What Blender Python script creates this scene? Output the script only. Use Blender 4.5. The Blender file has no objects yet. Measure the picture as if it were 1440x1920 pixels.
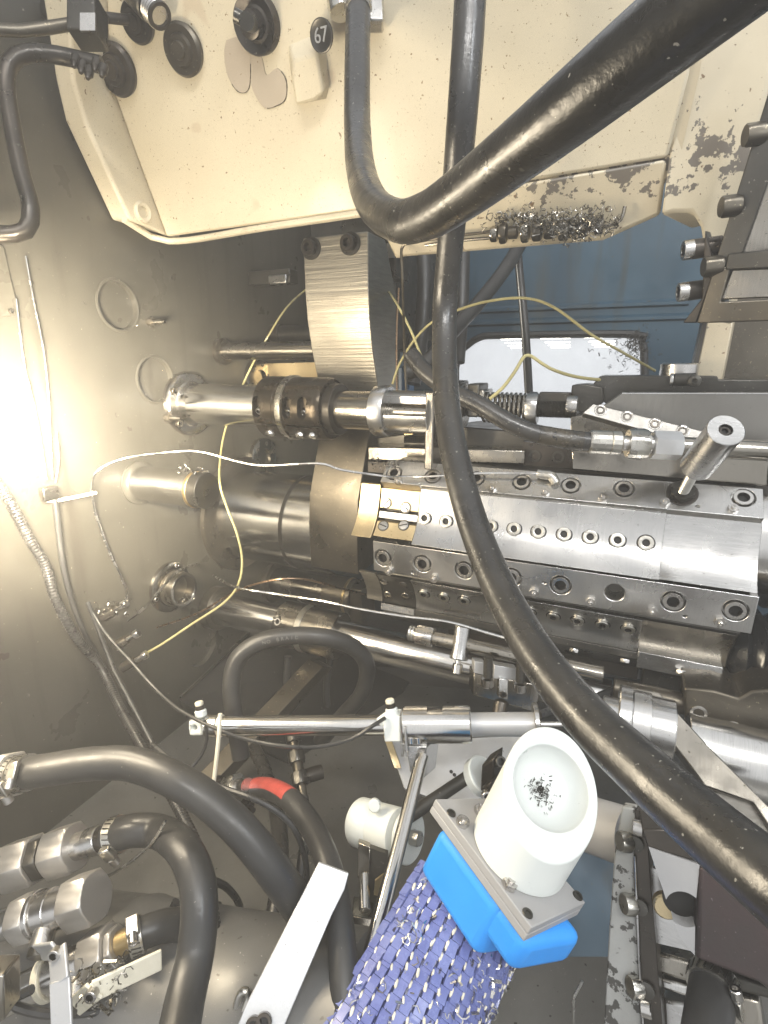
import bpy, math, random
from mathutils import Vector, Matrix
random.seed(7)
R = math.radians
sc = bpy.context.scene
col = sc.collection

# ------------------------------------------------------------------ camera, world, lamps, exposure
# World axes are the machine's: X along the spindles (away from the headstock wall), Y into the machine, Z up.
AX = Vector((.91, -.397, -.11)).normalized()
AZ = Vector((0, -.267, .964)); AZ = (AZ - AX*AZ.dot(AX)).normalized()
AY = AZ.cross(AX)
M = Matrix((AX, AY, AZ))                      # camera frame (right, forward, up) -> machine frame
Mt = M.transposed()
F = 1000.0
cam = bpy.data.cameras.new('camera'); camo = bpy.data.objects.new('camera', cam); col.objects.link(camo)
rt, fw, up = M @ Vector((1, 0, 0)), M @ Vector((0, 1, 0)), M @ Vector((0, 0, 1))
camo.matrix_world = Matrix((rt, up, -fw)).transposed().to_4x4()
cam.sensor_fit = 'HORIZONTAL'; cam.sensor_width = 36; cam.lens = 36*F/1440
cam.clip_start = .02; cam.clip_end = 200
sc.camera = camo
sc.view_settings.view_transform = 'Standard'; sc.view_settings.look = 'None'
sc.view_settings.gamma = 1; sc.view_settings.use_curve_mapping = False
sc.view_settings.exposure = 0.68
sc.cycles.use_denoising = True
sc.cycles.max_bounces = 8; sc.cycles.diffuse_bounces = 4; sc.cycles.glossy_bounces = 4
sc.cycles.sample_clamp_indirect = 6

w = bpy.data.worlds.new('World'); sc.world = w; w.use_nodes = True
wn = w.node_tree; bg = wn.nodes['Background']
wg = wn.nodes.new('ShaderNodeTexGradient'); wt = wn.nodes.new('ShaderNodeTexCoord'); wr = wn.nodes.new('ShaderNodeValToRGB')
ws = wn.nodes.new('ShaderNodeSeparateXYZ'); wm = wn.nodes.new('ShaderNodeMapRange')
wn.links.new(wt.outputs['Generated'], ws.inputs[0]); wn.links.new(ws.outputs['Z'], wm.inputs[0])
wm.inputs[1].default_value = -1; wm.inputs[2].default_value = 1
wn.links.new(wm.outputs[0], wr.inputs[0]); wn.links.new(wr.outputs[0], bg.inputs[0])
wr.color_ramp.elements[0].position = .22; wr.color_ramp.elements[0].color = (.20, .20, .20, 1)
wr.color_ramp.elements[1].position = .49; wr.color_ramp.elements[1].color = (.80, .82, .85, 1)
bg.inputs[1].default_value = .85


def P(px, py, d):
    return M @ Vector(((px-720)/F*d, d, (960-py)/F*d))


def ray(px, py): return M @ Vector(((px-720)/F, 1, (960-py)/F))
def PX(px, py, v): r = ray(px, py); return r*(v/r.x)
def PY(px, py, v): r = ray(px, py); return r*(v/r.y)
def PZ(px, py, v): r = ray(px, py); return r*(v/r.z)
def PL(px, py, p, n): r = ray(px, py); return r*(p.dot(n)/r.dot(n))
def dep(p): return (Mt @ p).y
def S(px, p): return px*dep(p)/F


def XAT(px, p):
    """x at which the line through p along X shows at picture column px"""
    a = Mt @ Vector((0, p.y, p.z)); b = Mt @ Vector((1, 0, 0)); k = (px-720)/F
    return (k*a.y - a.x)/(b.x - k*b.y)


def lamp(name, typ, loc, target, energy, color, size=.2, size_y=None):
    l = bpy.data.lights.new(name, typ); o = bpy.data.objects.new(name, l); col.objects.link(o)
    o.location = loc; l.energy = energy; l.color = color
    if typ == 'AREA':
        l.shape = 'RECTANGLE'; l.size = size; l.size_y = size_y or size
    else:
        l.shadow_soft_size = size
    o.rotation_euler = (Vector(target)-Vector(loc)).to_track_quat('-Z', 'Y').to_euler()
    return o


WARM = (1, .86, .64)
LAMPP = P(-60, 800, .80)
lamp('machine_lamp_light', 'POINT', LAMPP, (0, 1, 0), 6.5, WARM, .06)
wl = lamp('added_wall_wash', 'SPOT', P(-75, 800, .52), PX(60, 810, -1.04), 260, (1, .89, .70), .08)  # extra spot added beside the machine lamp to brighten the wall
wl.data.spot_size = R(80); wl.data.spot_blend = 1
lamp('machine_tube_light', 'AREA', P(-260, 1000, .62), P(1000, 1150, .9), 5, WARM, .07, .5)
lamp('hall_ceiling_light_front', 'AREA', (.55, -1.2, 1.9), (-.1, .8, -.6), 44, (1, .98, .95), 1.6, .22)
lamp('hall_ceiling_light_side', 'AREA', (1.9, -.6, 1.7), (.1, .8, -.5), 27, (.93, .97, 1), .25, 1.4)

# ------------------------------------------------------------------ materials
MATS = {}


def mat(name, c, metal=0., rough=.4, c2=None, vs=6., spots=None, chips=None, bump=.0, bs=60., brush=None, ridge=None, streak=None, bk=.80, rv=.12, coat=0., spec=None, trans=0.):
    """procedural material: broad colour variation, dirt specks, paint chips, brushed or grainy relief"""
    m = bpy.data.materials.new(name); m.use_nodes = True; MATS[name] = m
    nt = m.node_tree; N = nt.nodes; L = nt.links; b = N['Principled BSDF']
    tc = N.new('ShaderNodeTexCoord'); geo = N.new('ShaderNodeNewGeometry')
    pos = geo.outputs['Position']

    def noise(s, det=4, vec=None, rgh=.55):
        n = N.new('ShaderNodeTexNoise'); n.inputs['Scale'].default_value = s; n.inputs['Detail'].default_value = det
        n.inputs['Roughness'].default_value = rgh; L.new(vec or pos, n.inputs['Vector']); return n.outputs[0]

    def ramp(v, a, z):
        r = N.new('ShaderNodeMapRange'); r.inputs[1].default_value = a; r.inputs[2].default_value = z
        L.new(v, r.inputs[0]); return r.outputs[0]

    def mix(f, a, z):
        x = N.new('ShaderNodeMix'); x.data_type = 'RGBA'
        L.new(f, x.inputs[0])
        for i, v in ((6, a), (7, z)):
            if isinstance(v, tuple): x.inputs[i].default_value = (*v, 1)
            else: L.new(v, x.inputs[i])
        return x.outputs[2]
    c2 = c2 or tuple(v*.72 for v in c)
    cur = mix(ramp(noise(vs, 5), .35, .68), c, c2)
    rsrc = noise(vs*2.3, 4)
    rr = N.new('ShaderNodeMapRange'); L.new(rsrc, rr.inputs[0]); rr.inputs[1].default_value = .3; rr.inputs[2].default_value = .7
    rr.inputs[3].default_value = max(.03, rough-rv); rr.inputs[4].default_value = min(1, rough+rv)
    hgt = None
    if brush:
        mp = N.new('ShaderNodeMapping'); mp.inputs['Scale'].default_value = brush; L.new(pos, mp.inputs['Vector'])
        bn = noise(1, 3, mp.outputs[0]); hgt = bn
        cur = mix(ramp(bn, .3, .75), cur, tuple(v*bk for v in c))
    if spots:
        for (sc_, th, cc) in spots:
            cur = mix(ramp(noise(sc_, 2), th, th+.025), cur, cc)
    if streak:                          # oil and coolant runs
        mp2 = N.new('ShaderNodeMapping'); mp2.inputs['Scale'].default_value = streak[0]; L.new(pos, mp2.inputs['Vector'])
        cur = mix(ramp(noise(1, 4, mp2.outputs[0]), streak[1], streak[1]+.14), cur, streak[2])
    if chips:
        sc_, th, cc = chips
        nv = noise(sc_, 6, None, .62)
        if ridge:                       # paint flakes off along one worn edge
            sx = N.new('ShaderNodeSeparateXYZ'); L.new(pos, sx.inputs[0])
            dz = N.new('ShaderNodeMath'); dz.operation = 'SUBTRACT'; L.new(sx.outputs['Z'], dz.inputs[0]); dz.inputs[1].default_value = ridge[0]
            ab = N.new('ShaderNodeMath'); ab.operation = 'ABSOLUTE'; L.new(dz.outputs[0], ab.inputs[0])
            fa = N.new('ShaderNodeMapRange'); L.new(ab.outputs[0], fa.inputs[0]); fa.inputs[2].default_value = ridge[1]; fa.inputs[3].default_value = .10; fa.inputs[4].default_value = -.08
            ad_ = N.new('ShaderNodeMath'); L.new(nv, ad_.inputs[0]); L.new(fa.outputs[0], ad_.inputs[1]); nv = ad_.outputs[0]
        cur = mix(ramp(nv, th, th+.012), cur, cc)
    L.new(cur, b.inputs['Base Color']); L.new(rr.outputs[0], b.inputs['Roughness'])
    b.inputs['Metallic'].default_value = metal
    if coat: b.inputs['Coat Weight'].default_value = coat; b.inputs['Coat Roughness'].default_value = .12
    if spec is not None: b.inputs['Specular IOR Level'].default_value = spec
    if trans: b.inputs['Subsurface Weight'].default_value = trans; b.inputs['Subsurface Radius'].default_value = (.02, .02, .018)
    if bump:
        bp = N.new('ShaderNodeBump'); bp.inputs['Strength'].default_value = bump; bp.inputs['Distance'].default_value = .002
        L.new(hgt if hgt is not None else noise(bs, 4), bp.inputs['Height']); L.new(bp.outputs[0], b.inputs['Normal'])
    return m


DIRT = (.06, .045, .025)
mat('steel', (.60, .59, .57), 1, .27, (.50, .49, .47), 5, [(260, .70, (.16, .15, .13))], None, .10, 1, (30, 420, 420))
mat('steel_x', (.62, .61, .59), 1, .30, (.50, .49, .47), 4, [(300, .71, (.14, .13, .11))], None, .12, 1, (600, 25, 25))
mat('steel_oily', (.40, .37, .32), 1, .22, (.24, .22, .18), 7, [(180, .68, (.08, .07, .05))], None, .08, 1, (500, 30, 30))
mat('polished', (.70, .69, .66), 1, .19, (.58, .56, .53), 4, [(200, .72, (.15, .13, .1))], None, .04, 1, (700, 20, 20), rv=.06)
mat('milled', (.36, .335, .285), 1, .45, (.31, .285, .24), 3, [(200, .70, (.12, .1, .07))], None, .45, 1, (4, 20, 190), bk=.66)
mat('dark_steel', (.10, .095, .085), .85, .36, (.05, .047, .04), 8, [(220, .70, (.25, .23, .2))], None, .12, 140)
mat('black_oxide', (.035, .032, .028), .7, .34, (.07, .06, .05), 9, [(200, .71, (.2, .18, .14))], None, .1, 160)
mat('brown_steel', (.13, .115, .09), .85, .36, (.075, .065, .05), 6, [(240, .69, (.3, .26, .18))], None, .12, 120)
mat('collar_black', (.060, .048, .034), .8, .30, (.03, .025, .02), 8, [(240, .70, (.25, .21, .15))], None, .1, 1, (30, 300, 300))
mat('hole', (.012, .011, .010), .2, .5)  # near-black standing in for the shade inside sockets, slots and bores
mat('wall_paint', (.066, .061, .049), .15, .36, (.042, .039, .031), 4, [(150, .72, (.25, .23, .19)), (60, .74, (.04, .035, .03))], None, .12, 90, coat=.25, streak=((22, 22, 1.6), .56, (.036, .032, .025)))
mat('tank_grey', (.20, .197, .188), .5, .48, (.14, .137, .13), 5, [(90, .70, (.10, .095, .085)), (240, .72, (.5, .48, .44))], None, .1, 70)
mat('mid_steel', (.27, .26, .24), .85, .40, (.20, .19, .175), 5, [(220, .71, (.1, .09, .08))], None, .08, 1, (200, 30, 30))
mat('tray', (.20, .197, .187), .5, .38, (.12, .117, .108), 4, [(70, .70, (.03, .028, .025)), (240, .72, (.4, .38, .34))], None, .1, 70)
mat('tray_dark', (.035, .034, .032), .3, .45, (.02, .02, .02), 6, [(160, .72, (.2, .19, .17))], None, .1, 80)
mat('cream', (.60, .535, .40), 0, .42, (.53, .465, .335), 3, [(75, .73, (.16, .10, .04)), (170, .70, (.20, .13, .05)), (330, .69, (.22, .15, .07)), (9, .70, (.50, .42, .30))], None, .06, 40, coat=.1)
mat('cream_chipped', (.56, .49, .35), 0, .40, (.46, .395, .28), 4, [(80, .70, (.16, .10, .05)), (170, .71, (.12, .09, .06))], (46, .60, (.14, .12, .095)), .12, 50, coat=.2, ridge=(PL(1100, 322, PY(320, 455, 1.0), Vector((0, -1, -.5))).z, .075))
mat('cream_bare', (.42, .36, .28), 0, .5, (.38, .32, .245), 8, [(150, .72, (.16, .1, .05))])
mat('blue_paint', (.030, .075, .115), .05, .42, (.022, .050, .075), 4, [(50, .70, (.05, .055, .05)), (200, .72, (.12, .13, .13))], None, .08, 60, streak=((14, 14, 1.5), .55, (.035, .052, .062)))
mat('blue_light', (.10, .22, .40), 0, .4, (.07, .16, .3), 6)
mat('rubber', (.016, .0155, .015), 0, .31, (.036, .0345, .032), 14, [(260, .70, (.26, .25, .22)), (90, .74, (.10, .095, .085))], None, .22, 150, rv=.10, spec=.6)
mat('rubber_black', (.008, .008, .008), 0, .2, (.012, .012, .012), 12, [(260, .73, (.2, .19, .17))])
mat('rubber_matte', (.018, .018, .018), 0, .40, (.034, .033, .031), 12, [(260, .73, (.2, .19, .17))], None, .10, 220, spec=.5)
mat('rubber_worn', (.03, .028, .024), 0, .25, (.06, .05, .035), 25, [(120, .62, (.01, .01, .01)), (300, .68, (.3, .26, .18))], None, .9, 120)
mat('red_tape', (.42, .075, .055), 0, .42, (.34, .05, .04), 30, [(200, .66, (.2, .05, .04))])
mat('zinc', (.62, .60, .55), 1, .30, (.45, .43, .38), 14, [(240, .69, (.2, .18, .15))], None, .15, 150)
mat('nickel', (.60, .58, .55), 1, .27, (.52, .50, .47), 8, [(260, .73, (.15, .14, .12))], None, .05, 120)
mat('nickel_cast', (.46, .44, .41), .75, .42, (.40, .38, .35), 10, [(260, .72, (.15, .14, .12))], None, .06, 160)
mat('brass', (.55, .42, .22), 1, .36, (.45, .34, .17), 8, [(200, .70, (.2, .14, .06))], None, .12, 1, (300, 60, 20))
mat('bronze_plate', (.62, .50, .30), .9, .38, (.54, .43, .25), 8, [(200, .68, (.3, .22, .1))], None, .08, 150)
mat('aluminium', (.50, .505, .51), .6, .46, (.44, .445, .45), 9, [(110, .725, (.15, .14, .13)), (300, .72, (.3, .3, .3))], None, .08, 260)
mat('grey_plastic', (.34, .335, .33), .1, .5, (.30, .295, .29), 8, None, None, .06, 300)
mat('white_plastic', (.69, .71, .68), 0, .38, (.64, .67, .64), 10, [(220, .76, (.4, .4, .36))], None, .02, 100, trans=.25)
mat('grey_white', (.66, .69, .67), 0, .4, (.6, .63, .61), 10, [(200, .75, (.3, .3, .28))])
mat('blue_rubber', (.035, .30, .80), 0, .45, (.03, .26, .72), 10, None, None, .04, 200, spec=.4)
mat('purple', (.155, .185, .40), 0, .27, (.10, .12, .31), 30, [(60, .66, (.03, .03, .06))], None, .12, 160)
mat('cream_thread', (.68, .64, .52), 0, .4, (.6, .56, .44), 40)
mat('yellow_tube', (.46, .41, .19), 0, .28, (.38, .33, .15), 20, coat=.4)
mat('wire', (.70, .69, .66), 1, .24, (.55, .53, .5), 20)
mat('copper_wire', (.42, .28, .18), 1, .28, (.3, .2, .12), 20)
mat('cable', (.015, .015, .015), 0, .35, (.03, .03, .03), 20)
mat('swarf', (.42, .40, .36), 1, .24, (.12, .11, .09), 90)
mat('oily_red', (.040, .034, .032), .3, .42, (.055, .032, .032), 10, [(300, .71, (.15, .13, .13))], None, .12, 160)
mat('peeled', (.36, .36, .34), .1, .45, (.28, .28, .26), 10, None, (60, .53, (.06, .057, .05)), .3, 60)
mat('hall_paint', (.7, .72, .74), 0, .6)
g = bpy.data.materials.new('window_glass'); g.use_nodes = True; MATS['window_glass'] = g
nt = g.node_tree; mx = nt.nodes.new('ShaderNodeMixShader'); tr = nt.nodes.new('ShaderNodeBsdfTransparent')
b = nt.nodes['Principled BSDF']; b.inputs['Base Color'].default_value = (.72, .75, .77, 1); b.inputs['Roughness'].default_value = .3
nz = nt.nodes.new('ShaderNodeTexNoise'); nz.inputs['Scale'].default_value = 9; nz.inputs['Detail'].default_value = 6
mr = nt.nodes.new('ShaderNodeMapRange'); mr.inputs[3].default_value = .12; mr.inputs[4].default_value = .34
ge = nt.nodes.new('ShaderNodeNewGeometry'); nt.links.new(ge.outputs['Position'], nz.inputs['Vector'])
tlb = nt.nodes.new('ShaderNodeBsdfTranslucent'); tlb.inputs[0].default_value = (.8, .83, .86, 1)
mx0 = nt.nodes.new('ShaderNodeMixShader'); mx0.inputs[0].default_value = .55
nt.links.new(b.outputs[0], mx0.inputs[1]); nt.links.new(tlb.outputs[0], mx0.inputs[2])
nt.links.new(nz.outputs[0], mr.inputs[0]); nt.links.new(mr.outputs[0], mx.inputs[0])
nt.links.new(tr.outputs[0], mx.inputs[1]); nt.links.new(mx0.outputs[0], mx.inputs[2])
nt.links.new(mx.outputs[0], nt.nodes['Material Output'].inputs[0])
e = bpy.data.materials.new('tube_glow'); e.use_nodes = True; MATS['tube_glow'] = e
b = e.node_tree.nodes['Principled BSDF']; b.inputs['Emission Color'].default_value = (1, .95, .8, 1); b.inputs['Emission Strength'].default_value = 9

# ------------------------------------------------------------------ geometry helpers
WLOC = {}


def ortho(d):
    d = d.normalized(); a = Vector((0, 0, 1)) if abs(d.z) < .9 else Vector((1, 0, 0))
    u = a.cross(d).normalized(); return u, d.cross(u).normalized()


def join(*gs):
    V, Fc = [], []
    for v, f in gs:
        o = len(V); V += list(v); Fc += [tuple(i+o for i in q) for q in f]
    return V, Fc


def box(c, u, v, n, a, b_, d):
    """box centred at c, half sizes a,b_,d along unit u,v,n"""
    V = [c+u*(a*i)+v*(b_*j)+n*(d*k) for k in (-1, 1) for j in (-1, 1) for i in (-1, 1)]
    return V, [(0, 2, 3, 1), (4, 5, 7, 6), (0, 1, 5, 4), (2, 6, 7, 3), (0, 4, 6, 2), (1, 3, 7, 5)]


X_, Y_, Z_ = Vector((1, 0, 0)), Vector((0, 1, 0)), Vector((0, 0, 1))
def abox(x0, x1, y0, y1, z0, z1):
    return box(Vector(((x0+x1)/2, (y0+y1)/2, (z0+z1)/2)), X_, Y_, Z_, abs(x1-x0)/2, abs(y1-y0)/2, abs(z1-z0)/2)


def lathe(p, d, prof, n=32, hexi=(), caps=True):
    """profile of (t, r) turned about the axis p + t*d; profile rows listed in hexi are hexagonal; closed with discs at both ends"""
    d = d.normalized(); u, v = ortho(d); V, Fc = [], []
    for i, (t, r) in enumerate(prof):
        for k in range(n):
            a = 2*math.pi*k/n
            rr = r/math.cos(((a+math.pi/6) % (math.pi/3))-math.pi/6)*.97 if i in hexi else r
            V.append(p+d*t+(u*math.cos(a)+v*math.sin(a))*rr)
    for i in range(len(prof)-1):
        for k in range(n):
            k2 = (k+1) % n; Fc.append((i*n+k, i*n+k2, (i+1)*n+k2, (i+1)*n+k))
    if caps: Fc.append(tuple(reversed(range(n)))); Fc.append(tuple((len(prof)-1)*n+k for k in range(n)))
    return V, Fc


def cyl(a, b_, r, r2=None, n=32, ch=0.):
    L_ = (b_-a).length; r2 = r if r2 is None else r2
    pr = [(0, r), (L_, r2)] if not ch else [(0, r-ch), (ch, r), (L_-ch, r2), (L_, r2-ch)]
    return lathe(a, b_-a, pr, n)


def tubeend(a, b_, r, ri, n=40):
    """hollow tube open at b_"""
    L_ = (b_-a).length
    return lathe(a, b_-a, [(0, r), (L_-.001, r), (L_, r-.001), (L_, ri+.001), (L_-.001, ri), (L_*.35, ri), (L_*.34, 0.0005)], n)


def hexp(a, b_, r, ch=.08):
    """hex nut or hex body with chamfered ends, r = across flats / 2"""
    L_ = (b_-a).length; d = (b_-a).normalized(); u, v = ortho(d); V, Fc = [], []
    R_ = r/math.cos(math.pi/6); c = min(r*ch*2, L_*.2); n = 24
    for t, k0 in ((0, 0), (c, 1), (L_-c, 1), (L_, 0)):
        for k in range(n):
            a_ = 2*math.pi*k/n; hx = r/math.cos(((a_+math.pi/6) % (math.pi/3))-math.pi/6)
            rr = hx if k0 else min(hx, r*1.02)
            V.append(a+d*t+(u*math.cos(a_)+v*math.sin(a_))*rr)
    for i in range(3):
        for k in range(n): k2 = (k+1) % n; Fc.append((i*n+k, i*n+k2, (i+1)*n+k2, (i+1)*n+k))
    Fc.append(tuple(reversed(range(n)))); Fc.append(tuple(3*n+k for k in range(n)))
    return V, Fc


def spline(pts, rad, step=.008):
    """Catmull-Rom through pts with radii"""
    out, ro = [], []
    q = [pts[0]*2-pts[1]]+list(pts)+[pts[-1]*2-pts[-2]]
    for i in range(len(pts)-1):
        a, b_, c, d = q[i:i+4]; n = max(2, int((c-b_).length/step))
        for k in range(n):
            t = k/n
            out.append(.5*((2*b_)+(c-a)*t+(2*a-5*b_+4*c-d)*t*t+(3*b_-a-3*c+d)*t**3)); ro.append(rad[i]*(1-t)+rad[i+1]*t)
    return out+[pts[-1]], ro+[rad[-1]]


def sweep(pts, rad, n=16):
    V, Fc = [], []
    t0 = (pts[1]-pts[0]).normalized(); u, v = ortho(t0)
    for i, p in enumerate(pts):
        t = (pts[min(i+1, len(pts)-1)]-pts[max(i-1, 0)]).normalized()
        u = (u-t*u.dot(t)).normalized(); v = t.cross(u)
        for k in range(n):
            a = 2*math.pi*k/n; V.append(p+(u*math.cos(a)+v*math.sin(a))*rad[i])
    for i in range(len(pts)-1):
        for k in range(n): k2 = (k+1) % n; Fc.append((i*n+k, i*n+k2, (i+1)*n+k2, (i+1)*n+k))
    Fc.append(tuple(reversed(range(n)))); Fc.append(tuple((len(pts)-1)*n+k for k in range(n)))
    return V, Fc


def prism(poly, off):
    """polygon swept by the vector off"""
    n = len(poly); V = list(poly)+[p+off for p in poly]
    return V, [tuple(range(n)), tuple(reversed(range(n, 2*n)))]+[(i, i+n, (i+1) % n+n, (i+1) % n) for i in range(n)]


def xprof(yz, x0, x1):
    return prism([Vector((x0, y, z)) for y, z in yz], Vector((x1-x0, 0, 0)))


def build(geo):
    me = bpy.data.meshes.new('m'); me.from_pydata([tuple(v) for v in geo[0]], [], geo[1]); me.validate()
    import bmesh
    bm = bmesh.new(); bm.from_mesh(me); bmesh.ops.recalc_face_normals(bm, faces=bm.faces); bm.to_mesh(me); bm.free()
    return me


def finish(o, name, m, parent, label, cat, group, kind, sm=38):
    o.data.name = name
    if o.type == 'MESH':
        o.data.polygons.foreach_set('use_smooth', [True]*len(o.data.polygons)); o.data.set_sharp_from_angle(angle=R(sm))
    if not o.data.materials: o.data.materials.append(MATS[m])
    link(o, parent, label, cat, group, kind)


def link(o, parent, label, cat, group, kind):
    col.objects.link(o)
    WLOC[o.name] = o.matrix_basis.copy()
    if parent:
        o.parent = parent; o.matrix_parent_inverse = WLOC[parent.name].inverted()
    if label: o['label'] = label
    if cat: o['category'] = cat
    if group: o['group'] = group
    if kind: o['kind'] = kind


def ob(name, geo, m, parent=None, label=None, cat=None, group=None, kind=None, bevel=0., cuts=None, sm=38, seg=2):
    V, Fc = geo
    c = sum(V, Vector())/len(V)
    me = build(([v-c for v in V], Fc))
    o = bpy.data.objects.new(name, me); o.location = c
    if cuts:
        col.objects.link(o); rm = []
        cu = bpy.data.objects.new('cutter', build(join(*cuts))); col.objects.link(cu)
        md = o.modifiers.new('cut', 'BOOLEAN'); md.object = cu; md.operation = 'DIFFERENCE'; md.solver = 'EXACT'; md.use_self = True
        dg = bpy.context.evaluated_depsgraph_get(); dg.update()
        nm = bpy.data.meshes.new_from_object(o.evaluated_get(dg)); o.modifiers.clear(); o.data = nm
        bpy.data.objects.remove(cu); col.objects.unlink(o)
    finish(o, name, m, parent, label, cat, group, kind, sm)
    if bevel:
        md = o.modifiers.new('edge', 'BEVEL'); md.width = bevel; md.segments = seg; md.limit_method = 'ANGLE'; md.angle_limit = R(40)
        md.use_clamp_overlap = True
    return o


def thing(name, label, cat, loc, group=None):
    o = bpy.data.objects.new(name, None); o.location = loc; o.empty_display_size = .02
    link(o, None, label, cat, group, None); return o


CACHE = {}


def inst(name, key, maker, m, p, d, s, parent, **k):
    """alike small pieces share one mesh made along +Z at unit size"""
    if (key, m) not in CACHE:
        me = build(maker()); me.polygons.foreach_set('use_smooth', [True]*len(me.polygons)); me.set_sharp_from_angle(angle=R(35))
        me.materials.append(MATS[m]); me.name = name
        if key in ('sock', 'tall', 'butt'):
            me.materials.append(MATS['hole'])  # near-black faces paint the shade in sockets and around button heads
            for f in me.polygons:
                rr_ = f.center.xy.length; lim = .53 if key == 'butt' else .6
                if rr_ < lim and len(f.vertices) != 24 or key == 'butt' and rr_ > 1.01 or f.center.xy.length < .02 and f.center.z > -.65 and f.normal.z > .5: f.material_index = 1
        CACHE[(key, m)] = me
    o = bpy.data.objects.new(name, CACHE[(key, m)])
    q = Vector(d).normalized().to_track_quat('Z', 'Y').to_matrix() @ Matrix.Rotation(random.uniform(0, 6), 3, 'Z')
    o.matrix_basis = Matrix.Translation(p) @ q.to_4x4() @ Matrix.Diagonal((s, s, s, 1))
    link(o, parent, k.get('label'), k.get('cat'), k.get('group'), k.get('kind')); return o


O0 = Vector((0, 0, 0))
def mk_socket(): return lathe(O0, Z_, [(-.9, 1), (.0, 1), (.08, .95), (.08, .62), (.02, .57), (.02, .56), (-.55, .55), (-.56, .01)], 24, (4, 5, 6))
def mk_socket_tall(): return lathe(O0, Z_, [(-.3, 1), (.85, 1), (.95, .92), (.95, .62), (.9, .57), (.9, .55), (.3, .54), (.29, .01)], 24, (4, 5, 6))
def mk_button(): return lathe(O0, Z_, [(-.2, 1.16), (.02, 1.16), (.03, 1.0), (.26, 1.0), (.34, .92), (.36, .58), (.34, .50), (.33, .49), (.05, .48), (.04, .01)], 24, (7, 8))
def mk_slot():
    a = lathe(O0, Z_, [(-.3, 1), (.1, 1), (.2, .9), (.24, .01)], 24)
    return a
def mk_nut(): return hexp(Vector((0, 0, -.1)), Vector((0, 0, .8)), 1)
def mk_setscrew(): return join(hexp(Vector((0, 0, -.2)), Vector((0, 0, .9)), 1), lathe(O0, Z_, [(-.1, .5), (1.35, .5), (1.4, .44), (1.4, .26), (1.1, .24), (1.09, .01)], 16))
def mk_washer(): return lathe(O0, Z_, [(-.05, 1), (.12, 1), (.15, .96), (.15, .5)], 28)


# (dark sockets come from the second material slot)
def socket(p, d, r, parent, m='nickel', name='bolt'): return inst(name, 'sock', mk_socket, m, p, d, r, parent)
def tall(p, d, r, parent, m='black_oxide', name='bolt'): return inst(name, 'tall', mk_socket_tall, m, p, d, r, parent)
def button(p, d, r, parent, m='zinc'): return inst('screw', 'butt', mk_button, m, p, d, r, parent)
def nut(p, d, r, parent, m='nickel', name='nut'): return inst(name, 'nut', mk_nut, m, p, d, r, parent)
def setscrew(p, d, r, parent, m='nickel'): return inst('set_screw', 'sets', mk_setscrew, m, p, d, r, parent)


def pts_d(l): return [P(*q) for q in l]


def hose(name, D, pw, m, label, cat='hose', parent=None, n=20, step=.008, group=None, x0=None):
    """hose of real diameter D through (px, py, seen width): its distance follows from the seen width"""
    pts = [P(a, b_, D*F/w_) for a, b_, w_ in pw]
    p, r = spline(pts, [D/2]*len(pts), step)
    return ob(name, sweep(p, r, n), m, parent, label, cat if not parent else None, group)


def wire(name, r, pd, m, label, cat='wire', parent=None, n=8, step=.012, kind=None):
    pts = [q if isinstance(q, Vector) else P(*q) for q in pd]
    p, rr = spline(pts, [r]*len(pts), step)
    return ob(name, sweep(p, rr, n), m, parent, label, None if parent else cat, kind=kind)


def chips(name, pts, m='swarf', label=None, cat=None, parent=None, s=.004, curl=.5):
    """loose metal chips: little bent slivers and curls"""
    gs = []
    for p in pts:
        k = random.uniform(.5, 1.6)*s; a = Vector([random.gauss(0, 1) for _ in range(3)]).normalized(); u, v = ortho(a)
        if random.random() < curl:
            n = random.randint(6, 11); tw = random.uniform(.6, 1.6)
            q = [p+(u*math.cos(j*tw)+v*math.sin(j*tw))*k*.5+a*(j*k*.25) for j in range(n)]
            gs.append(sweep(q, [k*.09]*n, 4))
        else:
            gs.append(box(p, a, u, v, k*.7, k*.16, k*.07))
    o = ob(name, join(*gs), m, parent, label, cat, kind='stuff'); return o


XW = -1.04        # headstock wall face
# ------------------------------------------------------------------ the setting
holes = []
wall_cuts = [cyl(PX(222, 573, XW)-X_*.014, PX(222, 573, XW)+X_*.02, .050), cyl(PX(292, 712, XW)-X_*.014, PX(292, 712, XW)+X_*.02, .052),
             cyl(PX(378, 1210, XW)-X_*.016, PX(378, 1210, XW)+X_*.02, .060), cyl(PX(514, 714, XW)-X_*.06, PX(514, 714, XW)+X_*.02, .042)]
ob('machine_wall', abox(XW-.09, XW, -.35, 1.80, -1.35, 1.25), 'wall_paint', kind='structure', cuts=wall_cuts)
for q, rr in (((222, 573), .050), ((292, 712), .052)):
    c = PX(*q, XW)
    ob('hole_rim', lathe(c-X_*.004, X_, [(0, rr+.007), (.0055, rr+.006), (.0065, rr+.002), (.0055, rr), (0, rr)], 48, caps=False), 'wall_paint',
       bpy.data.objects['machine_wall'])
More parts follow.
